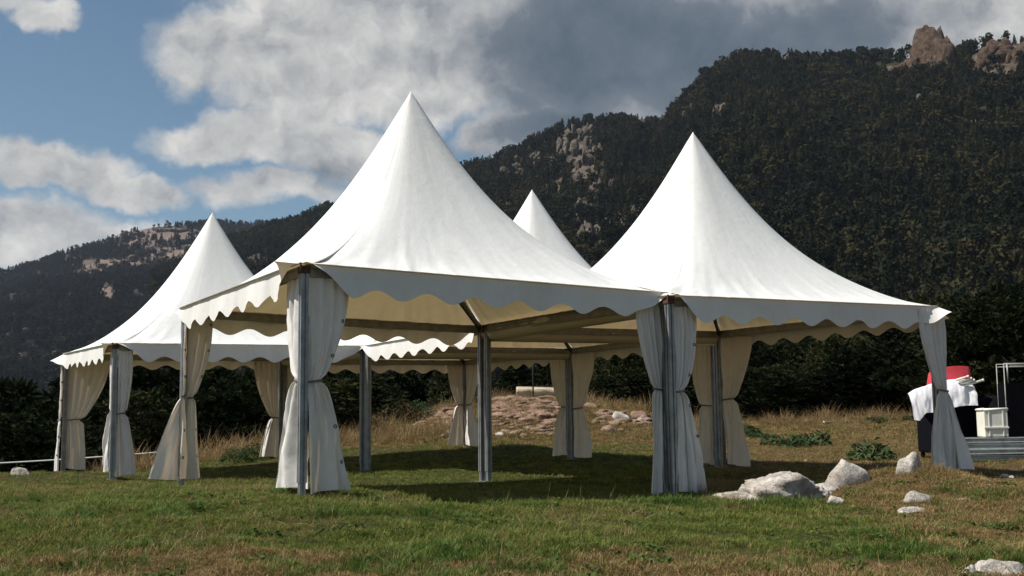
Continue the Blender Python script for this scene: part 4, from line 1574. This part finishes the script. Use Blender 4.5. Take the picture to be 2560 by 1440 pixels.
# stack of long metal beams (each its own thing)
bx0, bx1 = ex(2372, EY), ex(2372, EY) + 3.4
zb = ez(bx0 + .8, EY)
bh = .098
labs = ['lowest pale metal beam at the bottom of the stack', 'second pale metal beam up in the stack', 'third pale metal beam up in the stack', 'topmost pale metal beam carrying the crates']
for k in range(4):
    for row in range(2):
        mb = MB()
        L = bx1 - bx0
        yy = row * .62 + (.03, -.03, .02, 0)[k]
        # channel section: web and two lips
        prof = [(-.06, 0), (.06, 0), (.06, .018), (-.035, .026), (-.035, .066), (.06, .074), (.06, .092), (-.06, .092)]
        V = [(0, -p, q) for p, q in prof] + [(L, -p, q) for p, q in prof]
        n8 = len(prof)
        F = [(i, (i + 1) % n8, n8 + (i + 1) % n8, n8 + i) for i in range(n8)] + [tuple(range(n8 - 1, -1, -1)), tuple(range(n8, 2 * n8))]
        mb.add(V, F)
        o = mb.build('metal_beam', MAT['beam_white'], None, loc=(bx0 + (.04, -.03, .05, 0)[k], EY + yy, zb + .03 + k * (bh + .004)))
        o.rotation_euler = (0, R((.3, -.4, .25, -.15)[k]), R((.5, -.6, .3, .1)[k]))
        tag(o, labs[k] + (' facing the tents' if row == 0 else ' on its far side'), 'beam', 'stacked metal beams')
ztop = zb + .03 + 4 * (bh + .004) + .004


# open white plastic crate
def crate(px0, px1, y, z, h):
    x0, x1 = ex(px0, y), ex(px1, y)
    w = x1 - x0
    d = w * .8
    root = empty('plastic_crate', ((x0 + x1) / 2, y, z))
    tag(root, 'white plastic crate standing on the metal beams', 'crate')
    t = .018
    for nm, c, s in (('wall', (0, -d / 2, h / 2), (w, t, h)), ('wall', (0, d / 2, h / 2), (w, t, h)), ('wall', (-w / 2 + t / 2, 0, h / 2), (t, d - t * 1.1, h)), ('wall', (w / 2 - t / 2, 0, h / 2), (t, d - t * 1.1, h)), ('bottom', (0, 0, .012), (w * .96, d * .93, .02))):
        MB().box(c, s).build(nm, MAT['white_plastic'], root, bevel=.005)
    MB().box((0, -d / 2 - .018, h * .34), (w * 1.06, .02, .035)).build('rim', MAT['white_plastic'], root, bevel=.006)
    mb = MB()
    for q in (-.30, .30):
        mb.box((q * w, -d / 2 - .014, h * .5), (.022, .012, h * .96))
    mb.build('rib', MAT['white_plastic'], root, bevel=.003)
    mb = MB()
    pts = [(-w / 2, -d / 2, h), (w / 2, -d / 2, h), (w / 2, d / 2, h), (-w / 2, d / 2, h), (-w / 2, -d / 2, h)]
    mb.tube([(a, b, c + .006 + .012 * math.sin(i * 2.1)) for i, (a, b, c) in enumerate(pts)], .026, 8)
    mb.build('lip', MAT['white_plastic'], root, True)


crate(2454, 2512, EY + .12, ztop, .47)

# black covered cart with a white sheet and a red cushion on it
cx0, cx1 = ex(2294, EY + 1.5), ex(2452, EY + .55)
cw = cx1 - cx0
cart = empty('storage_cart', ((cx0 + cx1) / 2, EY + 1.05, ez((cx0 + cx1) / 2, EY + 1)))
tag(cart, 'black boxy storage cart behind the corner curtain, half covered by a sheet', 'cart')
ch = at_depth(2400, 1000, EY + .6).z - cart.location.z
mb = MB()
mb.box((0, 0, .10 + (ch - .1) / 2), (cw, .95, ch - .1))
mb.build('body', MAT['black_plastic'], cart, bevel=.04)
mb = MB()
for k in range(5):
    mb.box((0, -.487, .2 + k * (ch - .3) / 5), (cw * .96, .02, .03))
mb.build('rib', MAT['black_plastic'], cart, bevel=.004)
for sx in (-1, 1):
    for sy in (-1, 1):
        MB().tube([(sx * cw * .42 - .02, sy * .38, .055), (sx * cw * .42 + .02, sy * .38, .055)], .055, 14).build('wheel', MAT['black_mesh'], cart, True)
mb = MB()
mb.tube([(cw * .43, -.1, ch * .7), (cw * .5, -.16, ch * .95), (cw * .46, -.1, ch + .25)], .035, 8)
mb.build('handle', MAT['blue_jacket'], cart, True)

# sheet: draped surface, higher at the right, hanging down the front
n, m = 70, 46
V = np.zeros((m, n, 3))
topL, topM, topR = at_depth(2278, 984, EY + .5).z, at_depth(2360, 950, EY + .5).z, at_depth(2436, 952, EY + .5).z
botL, botM, botR = at_depth(2292, 1050, EY + .5).z, at_depth(2370, 1022, EY + .5).z, at_depth(2440, 1012, EY + .5).z
sx0, sx1 = ex(2276, EY + .5), ex(2441, EY + .5)
for i in range(m):
    f = i / (m - 1)
    for j in range(n):
        u = j / (n - 1)
        x = sx0 + (sx1 - sx0) * u + .06 * (f - .5) * (1 if u < .3 else 0) * (1 - u / .3 if u < .3 else 0)
        zt_ = float(np.interp(u, [0, .12, .5, .85, 1], [topL, topL + .07, topM, topR + .02, topR - .12]))
        zb_ = float(np.interp(u, [0, .08, .2, .5, .75, 1], [botL - .02, botL - .04, botL + .12, botM, botM + .02, botR]))
        zb_ += .025 * math.sin(u * 9 + 1)
        if f < .35:
            q = f / .35
            y, z = EY + 1.45 - 1.0 * q, zt_ - .02 * (1 - q) + .03 * math.sin(q * 3.1)
        else:
            q = (f - .35) / .65
            y, z = EY + .45 - .07 * math.sin(min(1, q * 2) * 1.57) - .05 * q, zt_ + (zb_ - zt_) * q
        fold = .035 * float(perlin(u * 9, f * 2.2, 5.5)) + .008 * float(perlin(u * 22, f * 5, 9.5))
        x *= 1 + max(0, y - EY - .45) / (EY + .45)
        V[i, j] = (x + fold * .3, y - fold * (1.2 if f > .3 else .4), z + fold * (.7 if f < .35 else 0))
sh = obj('sheet', mesh_np('sheet', V.reshape(-1, 3), grid_faces(n, m)), MAT['white_cloth'])
tag(sh, 'crumpled white sheet draped over the black storage cart', 'sheet')
# red cushion behind / on top
r0, r1 = at_depth(2308, 975, EY + 1.4), at_depth(2418, 975, EY + 1.4)
rt = at_depth(2360, 916, EY + 1.4).z
rn = 24
prof = []
wR = r1.x - r0.x
zz0 = min(r0.z, r1.z) - .3
hR = rt - zz0
V, F = [], []
for side in (0, 1):
    for k in range(rn + 1):
        f = k / rn
        top = hR * (1 - .05 * (2 * f - 1.1) ** 2) * min(1, (f / .10) ** .35 if f < .10 else 1) * (min(1, ((1 - f) / .07) ** .4) if f > .93 else 1)
        b = .03 * math.sin(f * 9)
        V.append((wR * f + .05 * (1 - f) * (1 if side == 0 else 1), (0 if side == 0 else .32), top - .10 * (1 - f) ** 3))
        V.append((wR * f - .07 * (1 - f), (0 if side == 0 else .32), 0))
off = 2 * (rn + 1)
for k in range(rn):
    F.append((2 * k + 1, 2 * k + 3, 2 * k + 2, 2 * k))
    F.append((off + 2 * k, off + 2 * k + 2, off + 2 * k + 3, off + 2 * k + 1))
    F.append((2 * k, 2 * k + 2, off + 2 * k + 2, off + 2 * k))
F.append((0, off, off + 1, 1))
F.append((2 * rn + 1, off + 2 * rn + 1, off + 2 * rn, 2 * rn))
rc = obj('cushion', mesh_np('cushion', np.array(V), F), MAT['red_cloth'], None, (r0.x, EY + 1.1, zz0))
md = rc.modifiers.new('bevel', 'BEVEL')
md.width = .03
md.segments = 3
tag(rc, 'red padded cover sticking up behind the white sheet', 'cushion')
# white tubes poking out at the right
for k, (px, py, ln) in enumerate([(2418, 942, .10), (2426, 947, .10), (2433, 951, .10), (2452, 952, .30)]):
    p = at_depth(px, py, EY + .35)
    mb = MB()
    d = Vector((.94, -.2, .28)).normalized()
    mb.tube([-d * (.2 if k < 3 else .36), d * (.02 if k < 3 else .05)], .022, 10)
    mb.tube([d * (.0 if k < 3 else .03), d * (.03 if k < 3 else .055)], .026, 10)
    o = mb.build('tube', MAT['white_plastic'], None, True, loc=p)
    tag(o, 'white plastic tube end poking out from under the sheet' if k < 3 else 'longest white plastic tube pointing out towards the black cage', 'tube', 'white tubes under the sheet' if k < 3 else None)
# black bag behind the crate
me = rock_mesh('black_bag', 5, .40, .34, .36, 4, .10, 2.4, -.6, True, 10)
bb = obj('black_bag', me, MAT['black_plastic'], None, (ex(2474, EY + 1.4), EY + 1.45, ez(8.8, EY + 1.4) + .72))
bb.rotation_euler = (0, -.5, 0)
tag(bb, 'shiny black plastic bag heaped behind the white crate', 'bag')
bp = MB().box((0, 0, .15), (1.0, .8, .42)).build('black_box', MAT['black_plastic'], None, bevel=.03, loc=(ex(2474, EY + 1.4), EY + 1.45, ez(8.8, EY + 1.4) + .06))
tag(bp, 'low black box under the black plastic bag', 'box')
# black cage with a thin metal frame
gx0 = ex(2502, EY + .78)
gtop = at_depth(2510, 908, EY + .3).z
cage = empty('storage_cage', (gx0 + .7, EY + .62, ez(gx0 + .5, EY + .7)))
tag(cage, 'tall black storage cage with a thin metal frame on top', 'cage')
ghz = gtop - cage.location.z
gmid = at_depth(2510, 960, EY + .3).z - cage.location.z
for sx in (-1, 1):
    for sy in (-1, 1):
        MB().tube([(sx * .7, sy * .16, .05), (sx * .7, sy * .16, ghz)], .010, 8).build('upright', MAT['beam_metal'], cage, True)
for z in (ghz, ghz - .05):
    for sy in (-1, 1):
        MB().tube([(-.7, sy * .16, z), (.7, sy * .16, z)], .008, 8).build('rail', MAT['beam_metal'], cage, True)
MB().tube([(-.64, -.165, gmid), (-.64, -.165, ghz)], .014, 8).build('upright', MAT['aluminium'], cage, True)
MB().box((0, -.175, gmid / 2 + .04), (1.36, .012, gmid - .05)).build('front_panel', MAT['black_mesh'], cage)
MB().box((0, .175, gmid / 2 + .04), (1.36, .012, gmid - .05)).build('back_panel', MAT['black_mesh'], cage)
for sx in (-1, 1):
    MB().box((sx * .70, 0, gmid / 2 + .04), (.012, .32, gmid - .05)).build('side_panel', MAT['black_mesh'], cage)


# ------------------------------------------------------------------ pines behind the meadow
def pine_meshes(seed, h, kind):
    r = random.Random(seed)
    tr = MB()
    lean = Vector((r.uniform(-.05, .05), r.uniform(-.05, .05), 1))
    tp = [Vector((lean.x * z + .06 * math.sin(z * 1.3 + seed), lean.y * z, z)) for z in np.linspace(-.4, h * .96, 9)]
    tr.tube(tp, [h * .019 * (1 - .86 * i / 8) for i in range(9)], 7)
    V, F = [], []

    def clump(c, d, size):
        b0 = d.normalized()
        nb = 9
        for q in range(nb):
            v = (b0 * .6 + Vector((r.gauss(0, .55), r.gauss(0, .55), r.gauss(.22, .45)))).normalized()
            sd = v.cross(Vector((r.gauss(0, 1), r.gauss(0, 1), r.gauss(0, 1)))).normalized()
            L = size * r.uniform(.6, 1.15)
            wd = size * r.uniform(.13, .22)
            k = len(V)
            V.extend([c - sd * wd * .4, c + sd * wd * .4, c + v * L * .6 + sd * wd * .7, c + v * L, c + v * L * .6 - sd * wd * .7])
            F.append((k, k + 1, k + 2, k + 3, k + 4))
    n_br = int(h * (9.5 if kind == 'bushy' else 8))
    for i in range(n_br):
        f = (i + r.random()) / n_br
        z = h * (.05 + .93 * f) if kind == 'bushy' else h * (.10 + .88 * f)
        if kind == 'bushy':
            env = math.sqrt(max(0, 1 - (abs(f - .34) / .70) ** 2)) * h * .34
        else:
            env = (1 - f) ** .8 * h * .26 + .12
        th = i * 2.399 + r.uniform(-.5, .5)
        L = env * r.uniform(.62, 1.12)
        if r.random() < .10: L *= 1.25
        rise = r.uniform(.05, .5) if kind == 'bushy' else r.uniform(-.05, .3)
        d = Vector((math.cos(th), math.sin(th), rise)).normalized()
        ti = min(8, max(0, (z + .4) / (h * .96 + .4) * 8))
        base = tp[int(ti)].lerp(tp[min(8, int(ti) + 1)], ti - int(ti))
        mid = base + d * L * .55 + Vector((0, 0, -.03 * L))
        tip = base + d * L + Vector((0, 0, .10 * L))
        tr.tube([base, mid, tip], [h * .0055 * (1.1 - .7 * f), h * .0035 * (1.1 - .7 * f), h * .0015], 4, False)
        nc = max(4, int(L / .22) * 2)
        for q in range(nc):
            g = r.uniform(.30, 1.0) ** .8
            p = (base.lerp(mid, g / .55) if g < .55 else mid.lerp(tip, (g - .55) / .45))
            sp = L * .20 * (1.2 - .4 * g)
            p = p + Vector((r.gauss(0, sp), r.gauss(0, sp), r.gauss(0, sp * .55)))
            clump(p, d + Vector((0, 0, .5)), r.uniform(.28, .46))
    for q in range(7):
        clump(tp[8] + Vector((r.gauss(0, .12), r.gauss(0, .12), r.uniform(-.5, .1))), Vector((0, 0, 1)), .4)
    crown = mesh_np('crown', np.array([v[:] for v in V]), F, smooth=False)
    trunk = mesh_np('trunk', tr.V, tr.F, True)
    return trunk, crown


PINES = [pine_meshes(3, 7.0, 'bushy'), pine_meshes(8, 6.2, 'bushy'), pine_meshes(12, 7.6, 'bushy'), pine_meshes(17, 8.0, 'cone'), pine_meshes(23, 6.6, 'bushy'), pine_meshes(29, 8.6, 'cone')]
PH = [7.0, 6.2, 7.6, 8.0, 6.6, 8.6]


def pine(x, y, top_z, v, label, group):
    zb = gz1(x, y) - .15
    h = max(2.2, top_z - zb)
    root = empty('pine_tree', (x, y, zb), random.uniform(0, 6.28))
    k = h / PH[v]
    kk = min(1.6, max(.75, k))
    root.scale = (kk * random.uniform(.95, 1.2), kk * random.uniform(.95, 1.2), k)
    tag(root, label, 'tree', group)
    t_, c_ = PINES[v]
    obj('trunk', t_, MAT['bark'], root)
    obj('crown', c_, MAT['pine_needles'], root)


def belt(px0, px1, step, y0, y1, top_fn, label, group, seed, kinds):
    r = random.Random(seed)
    px = px0
    while px < px1:
        y = r.uniform(y0, y1)
        q = px + r.uniform(-.3, .3) * step
        top = at_depth(q, top_fn(q) + r.uniform(-32, 42), y)
        v = r.choice(kinds)
        pine(top.x, y, top.z, v, ('pointed ' if v in (3, 5) else 'rounded ') + label, group)
        px += step * r.uniform(.8, 1.2)


def tops(x):
    return float(np.interp(x, [-200, 0, 150, 300, 420, 560, 700, 860, 1000, 1150, 1300, 1450, 1560, 1700, 1850, 2000, 2200, 2330, 2420, 2560, 2750],
                           [965, 990, 1000, 925, 905, 925, 930, 925, 905, 905, 905, 900, 880, 850, 835, 835, 810, 790, 735, 705, 690]))


belt(-180, 900, 92, 36, 42, lambda x: tops(x) + 55, 'dark bushy pine just below the rope fence edge', 'front pines below the meadow edge', 1, [0, 1, 2, 4])
belt(-220, 980, 105, 44, 54, tops, 'dark pine rising behind the left-hand tent and rope fence', 'pines behind the rope fence', 2, [0, 1, 2, 4, 3])
belt(880, 1640, 100, 47, 58, tops, 'dark pine on the slope behind the rocky mound', 'pines behind the mound', 3, [0, 1, 2, 4, 3])
belt(1560, 2480, 92, 47, 53, lambda x: tops(x) + 70, 'low bushy dark pine at the back edge of the dry meadow', 'front pines at the back of the dry meadow', 4, [0, 1, 2, 4])
belt(1560, 2700, 96, 56, 66, tops, 'tall dark pine in the wood behind the boulder-side tent', 'tall pines behind the boulder-side tent', 5, [0, 2, 3, 5, 4])
belt(2340, 2720, 90, 40, 48, lambda x: tops(x) + 30, 'dark pine looming behind the storage cage and sheet', 'pines behind the equipment', 6, [3, 5, 0, 2])
belt(-260, 1700, 150, 75, 95, lambda x: tops(x) - 5, 'more distant dark pine deep in the wood behind the tents', 'pines deep in the wood', 7, [3, 5, 2])
belt(1650, 2800, 120, 80, 110, lambda x: tops(x) - 20, 'tall distant pine at the foot of the mountain', 'pines at the mountain foot', 8, [3, 5, 2])


# ------------------------------------------------------------------ grass
def blade_clump(seed, nb, h, spread, wid, droop):
    r = random.Random(seed)
    V, F = [], []
    for b in range(nb):
        th = r.uniform(0, 6.28)
        rad = spread * math.sqrt(r.random())
        bx, by = rad * math.cos(th), rad * math.sin(th)
        a = th + r.gauss(0, .8)
        hh = h * r.uniform(.45, 1.1)
        ln = hh * r.uniform(.2, droop)
        wd = wid * r.uniform(.7, 1.3)
        px, py = -math.sin(a) * wd, math.cos(a) * wd
        dx, dy = math.cos(a), math.sin(a)
        k = len(V)
        V += [(bx - px, by - py, -.01), (bx + px, by + py, -.01),
              (bx + dx * ln * .35 + px * .8, by + dy * ln * .35 + py * .8, hh * .62), (bx + dx * ln * .35 - px * .8, by + dy * ln * .35 - py * .8, hh * .62),
              (bx + dx * ln, by + dy * ln, hh)]
        F += [(k, k + 1, k + 2, k + 3), (k + 3, k + 2, k + 4)]
    return mesh_np('grass_tuft', np.array(V), F, smooth=False)


def scatter(n, y0, y1, pw=1.0, extra=1.28):
    """random ground points over the wedge of meadow from y0 to y1"""
    u = RNG.random(n)
    y = np.sqrt(y0 ** 2 + (y1 ** 2 - y0 ** 2) * u ** pw)
    half = math.tan(math.atan(1280 / FPX)) * extra
    x = (RNG.random(n) * 2 - 1) * half * y
    return x, y


def rock_free(x, y):
    keep = np.ones(len(x), bool)
    for o in bpy.data.objects:
        if o.name.split('.')[0] in ('boulder',):
            b = o.dimensions
            keep &= np.hypot((x - o.location.x) / max(.05, b.x * .46), (y - o.location.y) / max(.05, b.y * .46)) > .74
    return keep


bpy.context.view_layer.update()
short = [blade_clump(i, 26, .036, .055, .0021, 1.3) for i in range(4)] + [blade_clump(20 + i, 18, .058, .06, .0024, 1.3) for i in range(2)]
x, y = scatter(86000, 5.8, 16.5, 1.0)
k = rock_free(x, y)
x, y = x[k], y[k]
lf = np.clip(.85 + 1.5 * fbm(x * 1.3, y * 1.3, 3.3, 4), .3, 2.1)
# mown and trodden under the tents
instance_stuff('grass', np.stack([x, y, gz(x, y)], 1), lf * RNG.uniform(.7, 1.25, len(x)), RNG.uniform(0, 6.28, len(x)), short, MAT['grass_blade'],
               'short mown green and brown meadow grass around the tents', 'grass', tilt=RNG.normal(0, .15, (len(x), 2)))
far_cl = [blade_clump(40 + i, 22, .050, .11, .0042, 1.2) for i in range(4)]
x, y = scatter(54000, 16, 46, .8)
k = rock_free(x, y) & (gz(x, y) > -2.5)
x, y = x[k], y[k]
hgt = np.clip(.8 + .6 * fbm(x * .5, y * .5, 9.3, 3), .4, 1.6) * (1 + .9 * sstep(28, 34, y))
instance_stuff('back_grass', np.stack([x, y, gz(x, y)], 1), hgt * RNG.uniform(.7, 1.2, len(x)), RNG.uniform(0, 6.28, len(x)), far_cl, MAT['grass_blade'],
               'thin brownish grass of the back meadow up to the trees', 'grass', tilt=RNG.normal(0, .15, (len(x), 2)))
# lush longer tufts in the foreground
lush = [blade_clump(60 + i, 34, .115, .075, .0036, 1.6) for i in range(4)]
x, y = scatter(7700, 6.0, 13.5)
dn = fbm(x * .8, y * .8, 12.2, 3)
k = rock_free(x, y) & ((dn > .16) | (RNG.random(len(x)) < .05))
x, y, dn = x[k], y[k], dn[k]
instance_stuff('lush_grass', np.stack([x, y, gz(x, y)], 1), np.clip(.4 + dn * 1.3, .4, 1.2) * RNG.uniform(.6, 1.2, len(x)), RNG.uniform(0, 6.28, len(x)), lush, MAT['lush_blade'],
               'longer darker green grass tufts in the near meadow', 'grass', tilt=RNG.normal(0, .2, (len(x), 2)))
# straw: dry stalks in the near bank, tall dry grass at the meadow's back edge
straw = [blade_clump(80 + i, 10, .085, .07, .0019, 2.2) for i in range(3)]
x, y = scatter(6200, 5.8, 15)
dn = fbm(x * .7 + 40, y * .7, 5.2, 3)
k = rock_free(x, y) & (dn > .05)
x, y = x[k], y[k]
instance_stuff('straw', np.stack([x, y, gz(x, y)], 1), RNG.uniform(.5, 1.25, len(x)), RNG.uniform(0, 6.28, len(x)), straw, MAT['straw_blade'],
               'bleached dry straw lying among the near grass', 'grass', tilt=RNG.normal(0, .5, (len(x), 2)))
tall = [blade_clump(90 + i, 20, .48, .24, .005, 1.1) for i in range(4)]
pts = []
for px0, px1, y0, y1, n in ((600, 1150, 31.5, 38, 560), (440, 620, 30, 36, 130), (230, 420, 26.5, 28.5, 70), (1430, 1640, 38.5, 42, 150), (1700, 2300, 43.5, 47, 330), (940, 1240, 36, 40, 150), (1180, 1480, 39.2, 41, 100), (1225, 1480, 33.5, 37.8, 420), (1030, 1180, 35, 38.5, 160), (1700, 1800, 30, 40, 60)):
    q = RNG.uniform(px0, px1, n)
    yy = RNG.uniform(y0, y1, n)
    xx = (q - 1280) / FPX * yy
    pts.append(np.stack([xx, yy], 1))
# the tuft by the front leg and beside the big boulder
for px, py, n in ((1770, 1236, 40), (1800, 1226, 30), (2320, 1180, 20), (1745, 1240, 20)):
    hx, hy, hz = ground_hit(px, py)
    pts.append(np.stack([RNG.normal(hx, .12, n), RNG.normal(hy, .10, n)], 1))
pts = np.concatenate(pts)
sc = RNG.uniform(.45, 1.15, len(pts)) * np.clip(1 + .9 * fbm(pts[:, 0] * .6, pts[:, 1] * .6, 7.0, 2), .35, 1.6)
sc[-110:] *= .35
moundy = (pts[:, 0] > -3.4) & (pts[:, 0] < 2.9) & (pts[:, 1] > 33.4) & (pts[:, 1] < 38.6)
sc[moundy] *= .42
instance_stuff('dry_grass', np.stack([pts[:, 0], pts[:, 1], gz(pts[:, 0], pts[:, 1])], 1), sc, RNG.uniform(0, 6.28, len(pts)), tall, MAT['straw_blade'],
               'tall reddish dry grass along the back edge of the meadow', 'grass', tilt=RNG.normal(0, .22, (len(pts), 2)))


# ------------------------------------------------------------------ bushes and weeds
def leafy(seed, nl, rx, rz, lw, name):
    r = random.Random(seed)
    V, F = [], []
    for i in range(nl):
        th, q = r.uniform(0, 6.28), r.random() ** .5
        z = rz * (1 - q * q * .8) * r.uniform(.35, 1.05)
        c = Vector((rx * q * math.cos(th), rx * q * math.sin(th), z))
        d = Vector((math.cos(th) * .8 + r.gauss(0, .5), math.sin(th) * .8 + r.gauss(0, .5), r.gauss(.1, .4))).normalized()
        sd = d.cross(Vector((0, 0, 1)) + Vector((r.gauss(0, .4), r.gauss(0, .4), 0))).normalized()
        L, w = lw * r.uniform(.7, 1.3), lw * r.uniform(.28, .45)
        k = len(V)
        V += [c, c + d * L * .4 + sd * w, c + d * L + Vector((0, 0, -L * .2)), c + d * L * .4 - sd * w]
        F.append((k, k + 1, k + 2, k + 3))
    return mesh_np(name, np.array([v[:] for v in V]), F, smooth=False)


def stem_mesh(seed, rx, rz):
    r = random.Random(seed)
    mb = MB()
    for i in range(9):
        th = r.uniform(0, 6.28)
        mb.tube([(0, 0, -.05), (rx * .4 * math.cos(th), rx * .4 * math.sin(th), rz * .5), (rx * .8 * math.cos(th), rx * .8 * math.sin(th), rz * .85)], .010, 4, False)
    return mesh_np('stems', mb.V, mb.F)


WL = [leafy(1, 150, .42, .34, .14, 'leaves'), leafy(2, 120, .36, .28, .12, 'leaves')]
WS = [stem_mesh(1, .42, .34), stem_mesh(2, .36, .28)]
for i, (px, py) in enumerate([(1870, 1092), (1905, 1100), (1850, 1085), (2005, 1112), (2035, 1115), (1985, 1118), (2215, 1052), (2190, 1056), (2180, 1150), (2275, 1052), (1935, 1112)]):
    x, y, z = ground_hit(px, py)
    root = empty('leafy_weed', (x, y, z), i * 1.3)
    root.scale = (1.0 + .2 * math.sin(i * 3), 1.0, .9 + .25 * math.sin(i * 5)) if i < 9 else (.8, .8, .7)
    tag(root, 'broad-leaved green weed clump in the dry meadow before the pines', 'weed', 'weed clumps in the dry meadow')
    obj('stems', WS[i % 2], MAT['bark'], root)
    obj('leaves', WL[i % 2], MAT['weed_leaf'], root)
BL = leafy(5, 900, .8, .95, .10, 'leaves')
BS = stem_mesh(6, .8, .95)
for i, (px, py, s, m) in enumerate([(1000, 1068, 1.0, 'dry'), (960, 1085, .8, 'dry'), (1045, 1048, .7, 'green'), (1180, 1005, .6, 'dry'), (640, 1150, .55, 'green'), (590, 1160, .5, 'green'), (330, 1165, .6, 'green'), (90, 1180, .6, 'green'), (1660, 1030, .8, 'dry')]):
    x, y, z = ground_hit(px, py)
    y = min(y, 38.5)
    x = math.tan(px_angles(px, py)[0]) * y
    z = gz1(x, y)
    root = empty('shrub', (x, y, z), i * 2.1)
    root.scale = (s, s, s * .9)
    tag(root, ('dry brown shrub growing on the side of the rocky mound' if m == 'dry' else 'low green shrub at the rough edge of the meadow'), 'shrub', 'dry shrubs by the mound' if m == 'dry' else 'green shrubs at the meadow edge')
    obj('stems', BS, MAT['bark'], root)
    l = obj('leaves', BL if m == 'dry' else BL.copy(), None, root)
    l.data.materials.clear()
    l.data.materials.append(MAT['dry_bush_leaf' if m == 'dry' else 'weed_leaf'])


# small rosettes of broad leaves in the turf
ros = [leafy(200 + i, 16, .05, .035, .045, 'rosette') for i in range(3)]
x, y = scatter(5200, 5.9, 14.5)
k = rock_free(x, y) & (fbm(x * 1.1, y * 1.1, 21.0, 3) > .08)
x, y = x[k], y[k]
instance_stuff('turf_herbs', np.stack([x, y, gz(x, y)], 1), RNG.uniform(.5, 1.3, len(x)), RNG.uniform(0, 6.28, len(x)), ros, MAT['herb_leaf'],
               'small broad-leaved herbs growing low in the near turf', 'herbs')

# ------------------------------------------------------------------ thin mountain air
hm, ht, hout = material('haze_air')
pv = ht.n('ShaderNodeVolumePrincipled')
pv.inputs['Color'].default_value = (0.72, 0.82, 1.0, 1)
pv.inputs['Density'].default_value = 0.000028
pv.inputs['Anisotropy'].default_value = 0.2
ht.link(pv.outputs[0], hout.inputs['Volume'])
HB = 8500
hz_ = MB().box((0, 0, 270), (2 * HB, 2 * HB, 640)).build('haze', hm)
tag(hz_, kind='stuff')
